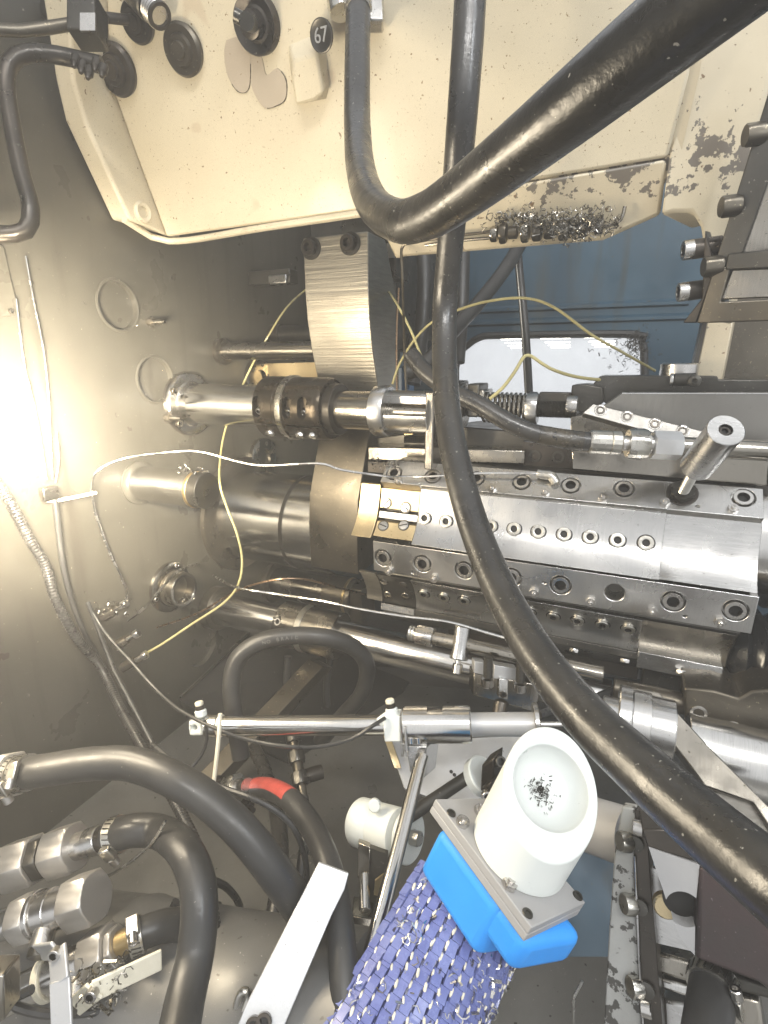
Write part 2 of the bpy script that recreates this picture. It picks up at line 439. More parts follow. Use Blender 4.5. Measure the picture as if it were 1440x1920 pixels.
# sump floor and dark recess sheets
ob('sump_floor', abox(-1.13, 1.6, -.35, 2.0, -1.02, -.97), 'tray', kind='structure')
YB = 1.78
win = [(862, 795), (856, 690), (868, 655), (900, 633), (950, 629), (1185, 627), (1203, 640), (1208, 680), (1206, 800), (1190, 830), (880, 830)]
wv = [PY(a, b_, YB) for a, b_ in win]
bw = ob('back_panel', abox(-1.13, 1.6, YB, YB+.012, -1.0, 1.5), 'blue_paint', kind='structure', cuts=[prism([v-Y_*.05 for v in wv], Y_*.1)])
for py in (577, 602):
    z = PY(1050, py, YB).z
    ob('panel_fold', xprof([(YB-.001, z+.012), (YB-.010, z+.004), (YB-.010, z-.004), (YB-.001, z-.008)], PY(872, py, YB).x, PY(1290, py, YB).x), 'blue_paint', bw)
sp, sr = spline([v-Y_*.004 for v in wv[2:]+wv[:3]], [.011]*12, .02)
ob('window_seal', sweep(sp, sr, 8), 'rubber_matte', bw)
ob('window_pane', prism([v+Y_*.004 for v in wv], Y_*.004), 'window_glass', label='hazy window pane in the dark blue back panel', cat='window')
for cx_, n_ in ((-12.3, 4), (-8.0, 4), (-3.6, 4)):  # lit ceiling tubes of the far hall seen through the pane
    for k in range(n_):
        y = 62+k*11; x = cx_*y/62+k*.3
        ob('hall_light', abox(x-1.5, x+1.5, y-.15, y+.15, 2.62, 2.72), 'tube_glow', label='lit ceiling tube of the hall seen through the window pane', cat='light', group='ceiling tubes of the hall')

# ------------------------------------------------------------------ cream casting overhead
cn = Vector((0, -1, -.5)).normalized(); c0 = PY(320, 455, 1.0)
def CF(px, py, lift=0.): return PL(px, py, c0, cn)+cn*lift
cast = thing('cream_casting', 'cream painted overhead casting with chipped paint and oil specks', 'casting', c0)
front = [(196, -60), (205, 150), (240, 250), (312, 445), (670, 396), (760, 386), (1000, 338), (1252, 296), (1292, 140), (1315, -60)]
fp = [CF(*q) for q in front]
ob('front_face', prism(fp, Vector((0, .025, .012))), 'cream', cast, bevel=.005)
# raised left flange: its inner side faces away from the lamp
la = [(196, -60), (205, 150), (240, 250), (312, 445)]
lb = [(126, -60), (137, 150), (162, 235), (243, 411)]
lc = [(70, -60), (103, 150), (121, 225), (209, 413)]
A = [CF(*q, -.002) for q in la]; B = [PX(q[0], q[1], a.x) for q, a in zip(lb, A)]
B = [Vector((a.x, b_.y, b_.z)) for a, b_ in zip(A, B)]; Cc = [PY(q[0], q[1], b_.y) for q, b_ in zip(lc, B)]
V, Fc = [], []
n = len(A)
Bk = [Vector((c.x, a.y+.1, c.z)) for a, c in zip(A, Cc)]
for i in range(n): V += [A[i], B[i], Cc[i], Bk[i]]
for i in range(n-1):
    for k in range(4): Fc.append((i*4+k, i*4+(k+1) % 4, (i+1)*4+(k+1) % 4, (i+1)*4+k))
Fc += [(0, 1, 2, 3), tuple((n-1)*4+k for k in (3, 2, 1, 0))]
fl = ob('flange', (V, Fc), 'cream', cast, bevel=.007, seg=3)
# bottom lip under the front face
lipt = [CF(300, 440, .004), CF(314, 447, .004), CF(672, 398, .004)]
ob('bottom_lip', sweep(*spline([Cc[-1]*.3+B[-1]*.7, CF(316, 452, .0), CF(500, 426, 0), CF(690, 398, 0)], [.007]*4, .03), 10), 'cream', cast)
# lower beam with flaked paint
tl = [(700, 398), (760, 386), (1000, 338), (1252, 296)]
bl = [(742, 487), (757, 482), (1130, 452), (1238, 404)]
T = [CF(*q, .001) for q in tl]; Bm = [PY(q[0], q[1], t.y+.05) for q, t in zip(bl, T)]
V, Fc = [], []
for t, b_ in zip(T, Bm): V += [t, b_, b_+Vector((0, .03, .012)), t+Y_*.03]
for i in range(3):
    for k in range(4): Fc.append((i*4+k, i*4+(k+1) % 4, (i+1)*4+(k+1) % 4, (i+1)*4+k))
Fc += [(0, 1, 2, 3), (15, 14, 13, 12)]
ob('lower_beam', (V, Fc), 'cream_chipped', cast, bevel=.006, label='lower beam with flaked paint')
wn_ = Vector((.45, -1, -.25)).normalized(); w0 = CF(1252, 296)
wing = [(1315, -60), (1292, 140), (1252, 296), (1238, 404), (1262, 398), (1296, 398), (1312, 425), (1322, 480), (1316, 600), (1334, 600), (1350, 480), (1396, 345), (1432, 200), (1480, -60)]
ob('side_wing', prism([PL(a, b_, w0, wn_) for a, b_ in wing], Vector((.05, .12, 0))), 'cream_chipped', cast, bevel=.006)
web = [(690, 384), (760, 374), (1000, 326), (1240, 284), (1280, 140), (1304, -60), (1340, -60), (1312, 140), (1272, 310), (1244, 340), (1000, 380), (740, 420)]
ob('inner_web', prism([CF(*q, -.009) for q in web], Vector((0, .03, 0))), 'cream_chipped', cast)
# cast-in pad, threaded bosses and knobs
pad = [(541, 85), (607, 58), (618, 160), (612, 185), (560, 196), (543, 120)]
pc = [CF(*q) for q in pad]; pt = [CF(*q, .022) for q in ((562, 112), (605, 98), (617, 172), (600, 185), (566, 194), (560, 150))]
ob('cast_pad', (pc+pt, [tuple(range(6, 12))]+[(i, (i+1) % 6, (i+1) % 6+6, i+6) for i in range(6)]), 'cream', cast, bevel=.004)
c = CF(262, 376); fn = (Cc[-1]-B[-1]).cross(B[-2]-B[-1]).normalized()
fx = Vector((.86, -.5, -.1)).normalized()
bq = (A[-1]+B[-1])*.5*.82+(A[-2]+B[-2])*.5*.18
ob('flange_boss', lathe(bq-X_*.004, Vector((1, -.05, 0)), [(0, .022), (.008, .021), (.011, .017), (.009, .011), (-.004, .010), (-.005, .001)], 28), 'cream', cast)
# flaked filler patches below the knob
for q in ([(425, 75), (450, 70), (468, 95), (470, 150), (463, 172), (445, 170), (427, 140), (421, 100)],
          [(470, 100), (490, 105), (500, 140), (520, 128), (537, 150), (536, 185), (520, 198), (498, 202), (480, 180), (470, 150)]):
    lp_ = [CF(*k, .0012) for k in q]; lp_, _ = spline(lp_+[lp_[0]], [1]*(len(lp_)+1), .004)
    lp_ = lp_[:-1]; cc_ = sum(lp_, Vector())/len(lp_); n_ = len(lp_)
    ob('bare_patch', ([cc_]+lp_+[v-cn*.003 for v in lp_], [(0, k+1, (k+1) % n_+1) for k in range(n_)]+[(k+1, (k+1) % n_+1, (k+1) % n_+1+n_, k+1+n_) for k in range(n_)]), 'cream_bare', cast)
    k0 = n_//3; ob('patch_edge', sweep(lp_[k0:2*k0+2], [.0004+.0007*random.random() for _ in lp_[k0:2*k0+2]], 5), 'brown_steel', cast)


def knob(px, py, r_px, name, label, stem=.0, dish=False, m='dark_steel'):
    c = CF(px, py); r = S(r_px, c)
    if dish:
        pr = [(-.002, r), (.012, r), (.016, r*.94), (.010, r*.6), (.012, r*.5), (.028, r*.46), (.03, r*.3), (.03, .001)]
    else:
        pr = [(-.002, r*.96), (.008, r), (.013, r*.9), (.012, r*.62), (.018, r*.56), (.018, r*.36), (.022, r*.32), (.022, .001)]
    t = ob(name, lathe(c, cn, pr, 36), m, None, label, 'knob' if 'knob' in name else 'plug')
    return t, c, r


knob(347, 93, 41, 'hole_plug', 'dark round plug between two fittings on the cream casting', m='brown_steel')
t_, c, r = knob(485, 45, 46, 'clamp_knob', 'black round knob with a stem above the bare filler patches', dish=True, m='black_oxide')
ob('stem', join(cyl(c+cn*.02, P(462, 40, dep(c)-.09), .011), cyl(P(464, 41, dep(c)-.08), P(440, 28, dep(c)-.085), .009)), 'dark_steel', t_)
t_, c, r = knob(222, 130, 42, 'clamp_knob', 'oily black round knob over the casting flange', m='black_oxide')
t_, c, r = knob(262, 40, 34, 'clamp_knob', 'small black knob on a thin stem between flange and threaded boss', m='black_oxide')
ob('stem', cyl(c, P(200, 33, dep(c)-.03), .008), 'black_oxide', t_)


def fitting(px, py, dx, dy, r_px, L_, name, label, m='dark_steel'):
    c = CF(px, py, .03); r = S(r_px, c); d = (P(px+dx, py+dy, dep(c)-.01)-c).normalized()
    t = ob(name, cyl(c-d*L_, c, r, n=28, ch=.002), m, None, label, 'fitting')
    for k in range(4): ob('thread', lathe(c+d*(.003+k*.006), d, [(0, r*.82), (.002, r*.9), (.004, r*.82)], 24), 'nickel', t)
    ob('bore', lathe(c+d*.024, d, [(0, r*.86), (.004, r*.82), (.004, r*.6), (-.01, r*.58), (-.011, .001)], 24), 'black_oxide', t)
    return t


fitting(305, 12, 14, 38, 27, .07, 'threaded_fitting', 'threaded pipe end poking down between the two knobs')
fitting(172, 60, 12, 34, 26, .08, 'threaded_fitting', 'threaded pipe end above the oily knob on the flange')
tg = thing('tag_disc', 'round steel tag stamped 67 hanging beside the hose end', 'tag', CF(620, 65, .02))
tc_ = CF(620, 65, .03); td = (Vector((-.15, -1, -.35))).normalized()
ob('disc', lathe(tc_, td, [(0, .021), (.003, .021), (.0035, .0195), (.0025, .018), (.0025, .001)], 36), 'dark_steel', tg)
fc = bpy.data.curves.new('tag_number', 'FONT'); fc.body = '67'; fc.size = .026; fc.align_x = 'CENTER'; fc.align_y = 'CENTER'; fc.extrude = .0006
fo = bpy.data.objects.new('text', fc)
zz = td; xx = (Z_-zz*Z_.dot(zz)); xx = xx.normalized().cross(zz).normalized(); yy = zz.cross(xx)
fo.matrix_basis = Matrix.Translation(tc_+td*.0032) @ Matrix((xx, yy, zz)).transposed().to_4x4() @ Matrix.Rotation(-.1, 4, 'Z')
def text_mesh(fo, name, m, parent):
    col.objects.link(fo); dg = bpy.context.evaluated_depsgraph_get(); dg.update()
    me = bpy.data.meshes.new_from_object(fo.evaluated_get(dg)); o = bpy.data.objects.new(name, me); o.matrix_basis = fo.matrix_basis.copy()
    bpy.data.objects.remove(fo); me.materials.clear(); me.materials.append(MATS[m]); me.name = name
    link(o, parent, None, None, None, None); return o
text_mesh(fo, 'number', 'aluminium', tg)

# bent coolant pipes at the far upper corner by the wall
pp = thing('bent_pipe', 'bent black oily pipe looping down beside the wall and casting flange', 'pipe', P(60, 200, .85))
p_, r_ = spline(pts_d([(190, 122, .86), (110, 104, .85), (50, 100, .83), (18, 120, .82), (12, 165, .82), (22, 230, .82), (40, 320, .82), (58, 390, .82), (48, 432, .82), (0, 440, .81), (-60, 438, .8)]), [.0125]*11, .012)
ob('pipe', sweep(p_, r_, 16), 'black_oxide', pp)
a = P(40, 58, .84); b_ = P(140, 44, .86)
p2 = thing('straight_pipe', 'thin dark pipe ending in a block above the bent pipe', 'pipe', a)
ob('pipe', sweep(*spline([P(-60, 50, .8), a, b_], [.009]*3, .03), 14), 'brown_steel', p2)
ob('end_block', box(P(165, 42, .86), *[v for v in (rt, up, fw)], .022, .030, .022), 'dark_steel', p2, bevel=.002)
ob('label_plate', box(P(165, 42, .836), rt, up, fw, .012, .014, .0015), 'nickel', p2)
nz_ = thing('grease_nozzle', 'oily cluster of small nozzles at the elbow of the bent pipe', 'nozzle', P(165, 130, .85))
for i in range(5):
    q = P(140+i*13, 118+(i*37) % 26, .84); ob('nozzle', lathe(q, Vector((.1, -.5, -1)), [(-.012, .007), (.0, .007), (.002, .005), (.008, .003)], 12), 'black_oxide', nz_)

# ------------------------------------------------------------------ fittings and swarf under the beam
bmn = (T[2]-T[1]).cross(Bm[2]-T[1]).normalized()
if bmn.y > 0: bmn = -bmn
def BE(px, py, l=0.): return PL(px, py, T[1], bmn)+bmn*l
mf = thing('tube_manifold', 'row of small hex fittings covered in swarf under the casting beam', 'manifold', BE(1020, 428, .01))
for i, (x, w_, h) in enumerate(((930, 12, 26), (947, 12, 34), (965, 15, 22), (988, 13, 36), (1010, 16, 34), (1032, 16, 30), (1060, 18, 38), (1092, 22, 34), (1125, 16, 26))):
    a = BE(x-w_/2, 434-(x-930)*.075, .014); b_ = BE(x+w_/2, 434-(x+w_-930)*.075, .014)
    ob('hex_fitting' if i % 2 else 'fitting_body', hexp(a, b_, S(h/2, a)*.93) if i != 2 else cyl(a, b_, S(h/2, a)), 'brown_steel' if i % 3 else 'steel_oily', mf)
wire('outlet_tube', .003, [BE(1130, 420, .014), BE(1150, 415, .014), BE(1166, 405, .014), BE(1172, 385, .006)], 'steel_oily', None, parent=mf)
wire('inlet_tube', .0028, [BE(930, 428, .014), BE(860, 437, .014), BE(800, 446, .012), BE(770, 452, .012), BE(757, 462, .012), P(755, 520, 1.0), P(758, 640, 1.1), P(762, 745, 1.15)], 'brown_steel', None, parent=mf)
wire('inlet_tube', .0028, [BE(930, 440, .014), BE(860, 447, .012), BE(800, 456, .012)], 'steel_oily', None, parent=mf)
pts = [BE(random.gauss(1075, 36), random.gauss(411, 12), .012+random.uniform(0, .025)) for _ in range(420)]+[BE(random.gauss(985, 34), random.gauss(405, 6), .012) for _ in range(120)]
chips('swarf_nest', pts, 'swarf', 'tangle of metal swarf caught on the small hex fittings', 'swarf', s=.006, curl=.6)

# ------------------------------------------------------------------ dark steel bracket by the right of the casting
br = thing('guard_bracket', 'dark bolted steel guard bracket beside the cream casting arm', 'bracket', P(1380, 420, .95))
def dpoly(l, d): return [P(a, b_, dd if isinstance(d, (list, tuple)) else d) for (a, b_), dd in zip(l, d if isinstance(d, (list, tuple)) else [d]*len(l))]
rail = [(1436, 190), (1470, 190), (1372, 520), (1338, 520)]
bp0 = P(1400, 380, .735); bn0 = (Vector((-.35, -1, -.1))).normalized()
def BP(px, py, lift=0.): return PL(px, py, bp0, bn0)+bn0*lift
ob('rail', prism([BP(*q) for q in ((1441, 170), (1500, 170), (1384, 500), (1338, 500))], -bn0*.03), 'dark_steel', br, bevel=.002)
ob('inner_plate', prism([BP(*q, -.004) for q in ((1400, 300), (1500, 300), (1500, 480), (1378, 470))], -bn0*.02), 'steel_oily', br)
ob('inner_plate', prism([BP(*q, -.002) for q in ((1372, 505), (1500, 500), (1500, 556), (1350, 562))], -bn0*.02), 'steel_oily', br, bevel=.002)
ob('cross_bar', prism([BP(*q, .006) for q in ((1366, 476), (1500, 462), (1500, 500), (1362, 506))], -bn0*.03), 'dark_steel', br, bevel=.002)
ob('lower_plate', prism([BP(*q, .004) for q in ((1340, 500), (1370, 504), (1352, 566), (1500, 558), (1500, 600), (1308, 606))], -bn0*.05), 'brown_steel', br, bevel=.002)
ob('edge_strip', prism([BP(*q, -.01) for q in ((1318, 430), (1312, 560), (1276, 606), (1302, 606), (1338, 505))], -bn0*.03), 'black_oxide', br, bevel=.002)
for q in ((1425, 250), (1378, 385), (1344, 498)):
    a = BP(*q, .0); hd = Vector((-1, -.25, -.1)).normalized(); ob('hex_bolt', hexp(a-hd*.006, a+hd*.018, .0125), 'brown_steel', br)
for q in ((1302, 465), (1292, 545)):
    a = BP(*q, -.02); hd = Vector((-1, -.2, -.1)).normalized(); socket(a+hd*.02, hd, .014, br, 'nickel'); ob('bolt_shank', cyl(a-hd*.03, a+hd*.008, .014), 'black_oxide', br)
colm = ob('cream_post', prism([PY(a, b_, 1.32) for a, b_ in ((1326, 600), (1376, 600), (1352, 720), (1300, 720))], Vector((.01, .05, 0))), 'cream_chipped', None, 'cream post with dark worn edges below the guard bracket', 'post', bevel=.003)
ob('edge_trim', prism([PY(a, b_, 1.318) for a, b_ in ((1318, 600), (1327, 600), (1301, 720), (1292, 720))], Vector((0, .05, 0))), 'dark_steel', colm)
ob('backing_sheet', prism([PY(a, b_, 1.36) for a, b_ in ((1374, 560), (1520, 540), (1520, 760), (1345, 740))], Vector((0, .02, 0))), 'brown_steel', None, 'oily brown steel sheet behind the slide beside the cream post', 'panel')

# ------------------------------------------------------------------ bars out of the headstock wall
def seg(p, x0, x1, r, r2=None, n=40, ch=.0015): return cyl(Vector((x0, p.y, p.z)), Vector((x1, p.y, p.z)), r, r2, n, ch)
def toward(p):
    """unit direction from the bar axis to the lens, square to X"""
    v = -Vector(p); v.x = 0; return v.normalized()


# bar 1: adjustable stop bar with split collar and graduated ring
b1 = PX(352, 757, XW); T1 = thing('stop_bar', 'thick stop bar with black split collar and pale graduated ring', 'bar', b1)
xs = lambda px: XAT(px, b1)
r1 = S(38, b1)
ob('wall_flange', lathe(b1, X_, [(-.002, r1*1.55), (.012, r1*1.5), (.016, r1*1.42), (.016, r1*1.1), (.02, r1*1.02)], 48), 'steel_oily', T1)
for a in (40, 150, 220, 310):
    q = b1+Vector((.014, math.cos(R(a))*r1*1.32, math.sin(R(a))*r1*1.32)); tall(q, X_, .009, T1, 'brown_steel', 'flange_bolt')
ob('shaft', seg(b1, XW, xs(510), r1*.97), 'polished', T1)
rc = r1*1.36
tv = toward(b1)
sd = X_.cross(tv).normalized()
cuts = []
for px in (514, 568, 596):
    x = xs(px); c = Vector((x, b1.y, b1.z))
    for s_ in (-.012, .012): cuts.append(cyl(c+tv*(rc-.020)+Z_*s_*1.1, c+tv*(rc+.03)+Z_*s_*1.1, .0115, n=20))
    cuts.append(box(c+tv*(rc+.005), X_, Z_, tv, .0112, .013, .025))
zc = -.032
cuts.append(box(Vector(((xs(506)+xs(620))/2, b1.y, b1.z))+tv*.045+Z_*-.040, X_, tv, Z_, .2, .06, .0016))
cuts.append(box(Vector((xs(585), b1.y, b1.z))-Z_*.06, X_, Y_, Z_, .0012, .1, .02))
ob('collar', lathe(Vector((xs(505), b1.y, b1.z)), X_, [(0, rc*.93), (.004, rc), (xs(541)-xs(505), rc), (xs(541)-xs(505)+.001, rc*.985), (xs(620)-xs(505), rc*.985), (xs(625)-xs(505), rc*.93)], 56), 'collar_black', T1, cuts=cuts)
ob('graduated_ring', lathe(Vector((xs(548), b1.y, b1.z)), X_, [(0, rc*.9), (0, rc*1.03), (.001, rc*1.04), (xs(558)-xs(548), rc*1.04), (xs(559)-xs(548), rc*.9)], 64), 'zinc', T1)
for k in range(36):
    a = 2*math.pi*k/36; x = (xs(548)+xs(555))/2
    c = Vector((x, b1.y+math.cos(a)*rc*1.04, b1.z+math.sin(a)*rc*1.04)); n_ = Vector((0, math.cos(a), math.sin(a)))
    inst('graduation', 'grad', lambda: box(O0, X_, Y_, Z_, .003, .0004, .0003), 'black_oxide', c, n_, 1, T1).matrix_basis = Matrix.Translation(c) @ Matrix.Rotation(a-math.pi/2, 4, 'X')
for px in (514, 568, 596):
    c = Vector((xs(px), b1.y, b1.z)); tall(c+tv*(rc-.016)-Z_*.008, tv-Z_*.6, .008, T1, 'nickel', 'clamp_screw')
for px in (527, 582, 606):
    c = Vector((xs(px), b1.y, b1.z))+tv*rc*.66-Z_*rc*.80; nut(c, -Z_+tv*.6, .009, T1, 'nickel', 'clamp_nut')
ob('dark_core', seg(b1, xs(622), xs(640), rc*.8), 'black_oxide', T1)
ob('front_shaft', seg(b1, xs(632), xs(706), r1*.80, ch=.004), 'steel_oily', T1)
ob('end_ring', lathe(Vector((xs(704), b1.y, b1.z)), X_, [(0, r1*.85), (.004, r1*1.02), (.030, r1*1.06), (.036, r1*1.0)], 44), 'steel_x', T1)
sl = box(Vector((xs(770), b1.y, b1.z))+tv*.03+Z_*.012, X_, tv, Z_, (xs(812)-xs(730))/2, .035, .020)
ob('slotted_sleeve', seg(b1, xs(722), xs(812), r1*.86), 'steel_x', T1, cuts=[sl])
ob('inner_rod', seg(b1, xs(725), xs(810), r1*.34), 'steel_oily', T1)
stop = Vector((xs(806), b1.y-.05, b1.z))
ob('stop_plate', abox(xs(806), xs(822), b1.y-.03, b1.y+.05, b1.z-.115, b1.z+.045), 'steel_oily', T1, bevel=.003)

# bar above: thin guide rods
b2 = PX(414, 659, XW); T2 = thing('guide_rod', 'thin oily guide rod with a small wall flange running behind the bracket', 'rod', b2)
ob('flange', lathe(b2, X_, [(0, S(24, b2)), (.012, S(24, b2)), (.016, S(20, b2))], 36), 'brown_steel', T2)
ob('rod', seg(b2, XW, XAT(600, b2), S(15, b2)), 'steel_oily', T2)
b2b = PX(512, 628, XW); T2b = thing('guide_rod', 'dark guide rod with a step set above and behind the thin rod', 'rod', b2b)
ob('rod', seg(b2b, XW, XAT(600, b2b), S(16, b2b)), 'dark_steel', T2b)
ob('rod_sleeve', seg(b2b, XW, XAT(530, b2b), S(19, b2b)), 'black_oxide', T2b)
# short bar with flat end
b3 = PX(262, 905, XW); T3 = thing('short_bar', 'short round bar with flat dark end and a brass ring', 'bar', b3)
r3 = S(32, b3)
ob('shaft', seg(b3, XW, XAT(368, b3), r3), 'polished', T3)
ob('wall_ring', lathe(b3, X_, [(-.002, r3*1.3), (.004, r3*1.28), (.006, r3*1.1), (.01, r3)], 40), 'wall_paint', T3)
ob('brass_ring', seg(b3, XAT(366, b3), XAT(372, b3), r3*1.03), 'brass', T3)
ob('end_cap', lathe(Vector((XAT(371, b3), b3.y, b3.z)), X_, [(0, r3), (XAT(388, b3)-XAT(371, b3), r3*.99), (XAT(389, b3)-XAT(371, b3), r3*.95)], 44), 'dark_steel', T3)
q3 = [Vector((random.uniform(XAT(345, b3), XAT(385, b3)), b3.y+random.gauss(0, .012), b3.z+r3+.001)) for _ in range(26)]
chips('metal_chips', q3, 'swarf', 'metal chips lying on top of the short bar', 'chips', s=.006)
# big drum shaft
b4 = PX(452, 962, XW); T4 = thing('drum_shaft', 'very thick polished drum shaft entering a bolted wall flange', 'shaft', b4)
r4 = S(82, b4)
ob('wall_flange', lathe(b4, X_, [(-.002, r4*1.30), (.012, r4*1.28), (.016, r4*1.2), (.018, r4*1.04), (.022, r4)], 64), 'brown_steel', T4)
for a in (60, 130, 200, 250, 300):
    q = b4+Vector((.015, math.cos(R(a))*r4*1.16, math.sin(R(a))*r4*1.16)); inst('flange_hole', 'fh', lambda: lathe(O0, Z_, [(0, 1), (.15, 1), (.2, .8), (-.4, .75), (-.41, .01)], 16), 'black_oxide', q, X_, .009, T4)
ob('shaft', seg(b4, XW, XAT(650, b4), r4, n=72), 'polished', T4)
ob('shaft_groove', seg(b4, XAT(572, b4), XAT(579, b4), r4*1.012, n=72), 'dark_steel', T4)
# flange plates with holes behind bar 1 and below
for q, lab in (((490, 858), 'bolted round flange peeking out above the drum shaft'), ((482, 712), 'numbered round flange half hidden behind the stop bar')):
    c = PX(*q, XW); t = ob('wall_flange', lathe(c, X_, [(-.002, .062), (.012, .062), (.015, .057), (.015, .03), (.006, .028), (.005, .001)], 40), 'steel_oily', None, lab, 'flange')
    for k in range(6):
        a = k*1.05+.3; tall(c+Vector((.012, math.cos(a)*.045, math.sin(a)*.045)), X_, .006, t, 'dark_steel', 'flange_bolt')
# small bar with end collar
b5 = PX(512, 1090, XW); T5 = thing('small_spindle', 'small oily spindle with collars below the drum shaft', 'spindle', b5)
r5 = S(27, b5)
ob('shaft', seg(b5, XW, XAT(665, b5), r5), 'steel_oily', T5)
ob('wall_ring', seg(b5, XW, XAT(520, b5), r5*1.45), 'brown_steel', T5)
ob('collar', seg(b5, XAT(618, b5), XAT(668, b5), r5*1.2), 'brown_steel', T5)
ob('brass_ring', seg(b5, XAT(655, b5), XAT(660, b5), r5*1.24), 'brass', T5)
ob('end_plate', abox(XAT(668, b5), XAT(690, b5), b5.y-.045, b5.y+.05, b5.z-.06, b5.z+.05), 'brown_steel', T5, bevel=.002)
# lower stop bar
b6 = PX(400, 1138, XW); T6 = thing('lower_stop_bar', 'long polished lower bar with a graduated ring and collar above the hose loop', 'bar', b6)
r6 = S(31, b6)
ob('wall_ring', seg(b6, XW, XAT(415, b6), r6*1.3), 'brown_steel', T6)
ob('shaft', seg(b6, XW, XAT(540, b6), r6*.96), 'polished', T6)
rc6 = r6*1.27
ob('collar', seg(b6, XAT(532, b6), XAT(640, b6), rc6, ch=.003, n=48), 'steel_oily', T6,
   cuts=[cyl(Vector((XAT(540, b6), b6.y, b6.z))+toward(b6)*rc6*.6+Z_*.004, Vector((XAT(540, b6), b6.y, b6.z))+toward(b6)*rc6*1.5+Z_*.004, .014, n=20)])
ob('graduated_ring', seg(b6, XAT(572, b6), XAT(582, b6), rc6*1.03, n=56), 'zinc', T6)
ob('long_shaft', seg(b6, XAT(636, b6), XAT(1145, b6), r6*.86, n=48), 'polished', T6)
tall(Vector((XAT(540, b6), b6.y, b6.z))+toward(b6)*rc6*.75, toward(b6), .010, T6, 'nickel', 'clamp_screw')
# hollow bush
b7 = PX(318, 1100, XW); T7 = thing('hollow_bush', 'hollow bush with dark bore on a round wall flange', 'bush', b7)
r7 = S(33, b7)
ob('wall_flange', lathe(b7, X_, [(-.002, r7*1.45), (.008, r7*1.42), (.012, r7*1.3), (.012, r7*1.02)], 48), 'steel_oily', T7)
x7 = XAT(346, b7)
ob('bush', tubeend(Vector((XW, b7.y, b7.z)), Vector((x7, b7.y, b7.z)), r7*.96, r7*.78), 'steel_oily', T7)
ob('bush_ring', seg(b7, XAT(326, b7), XAT(331, b7), r7*1.03), 'brown_steel', T7)
for a in (70, 190, 320): tall(b7+Vector((.008, math.cos(R(a))*r7*1.25, math.sin(R(a))*r7*1.25)), X_, .006, T7, 'nickel', 'flange_bolt')
q7 = [Vector((x7-.012, b7.y+random.gauss(0, .012), b7.z-r7*.7)) for _ in range(14)]
chips('metal_chips', q7, 'swarf', 'metal chips lying inside the hollow bush', 'chips', s=.006)
# small studs on the wall
for q, lab in (((280, 604), 'small threaded stud below the upper wall hole'), ((312, 783), 'small threaded stud under the lower wall hole')):
    c = PX(*q, XW); t = thing('wall_stud', lab, 'stud', c)
    ob('hex_base', hexp(c, c+X_*.014, .010), 'brown_steel', t)
    ob('stud', lathe(c+X_*.012, X_, [(0, .007), (.024, .007), (.030, .004), (.036, .004)], 16), 'steel_oily', t)
c = PX(380, 1156, XW)
# pocket window between the wall and bracket, small square bar end
sb = ob('square_peg', box(P(512, 521, 1.5), X_, Y_, Z_, .07, .022, .018), 'dark_steel', None, 'dark square peg with a bright tip above the guide rods', 'peg', bevel=.003)
ob('tip', box(P(524, 525, 1.47), X_, Y_, Z_, .03, .012, .012), 'steel', sb, bevel=.004)
pl = ob('bright_plate', prism([PY(a, b_, 1.40) for a, b_ in ((440, 683), (640, 678), (640, 735), (425, 735))], Y_*.02), 'bronze_plate', None, 'warm bright plate showing between guide rod and stop bar', 'plate')

# ------------------------------------------------------------------ swing bracket between wall and turret
XB = PY(568, 445, 1.12).x
prof = [(568, 447), (570, 500), (572, 548), (576, 600), (584, 655), (597, 718), (602, 770), (598, 822), (580, 928), (579, 990), (583, 1062)]
fpf = [PX(a, b_, XB) for a, b_ in prof]
XB2 = XAT(690, fpf[0]); XB3 = XAT(690, fpf[7])
yz = [(v.y, v.z) for v in fpf]
ymax = max(y for y, z in yz)+.10
arm = thing('swing_bracket', 'tall bent steel bracket with ground face and two top bolts', 'bracket', fpf[-1])
ua = yz[:7]
ob('arm', xprof(ua+[(ymax, ua[-1][1]), (ymax, ua[2][1]), (ua[0][0]+.09, ua[0][1])], XB, XB2), 'milled', arm, bevel=.002)
ubl = [(ymax-.08, yz[6][1]-.001)]+yz[7:]
ob('lower_block', xprof(ubl+[(ymax, yz[-1][1]), (ymax, yz[6][1]-.001)], XB, XB3), 'brown_steel', arm, bevel=.002)
for q in ((584, 466), (657, 457)):
    c = PY(*q, fpf[0].y); c = Vector((c.x, fpf[0].y, c.z))
    inst('washer', 'wash', mk_washer, 'dark_steel', c, -Y_, .024, arm)
    ob('bolt', lathe(c-Y_*.003, -Y_, [(0, .017), (.014, .017), (.016, .015), (.016, .009), (.015, .008), (.004, .008), (.003, .001)], 24, (4, 5, 6)), 'black_oxide', arm)
# dark housing behind the bracket
hs = thing('gear_housing', 'dark oily housing behind the bracket with a round cap', 'housing', P(720, 600, 1.5))
xa = PY(640, 560, 1.36).x; xb = PY(741, 560, 1.36).x
za, zb_ = PY(700, 425, 1.36).z, PY(700, 700, 1.36).z
ob('body', abox(xa, xb, 1.36, 1.62, zb_+.06, za+.1), 'dark_steel', hs, bevel=.006)
ob('added_dark_body', abox(PY(585, 500, 1.55).x, xb-.02, 1.55, 1.75, zb_+.1, za+.45), 'dark_steel', hs)  # dark box added to keep the corner behind the bracket dark
c = PX(722, 650, xb)
ob('round_cap', lathe(Vector((xb, PY(722, 650, 1.45).y, PY(722, 650, 1.42).z)), X_, [(-.002, .034), (.012, .034), (.014, .026), (.022, .024), (.024, .001)], 32), 'brown_steel', hs)
ob('pale_plate', prism([PY(a, b_, 1.5) for a, b_ in ((690, 690), (748, 690), (748, 760), (690, 760))], Y_*.02), 'grey_white', hs)
sv = thing('valve_block', 'small dark valve block with a bright label behind the hose bend', 'valve', P(735, 470, 1.28))
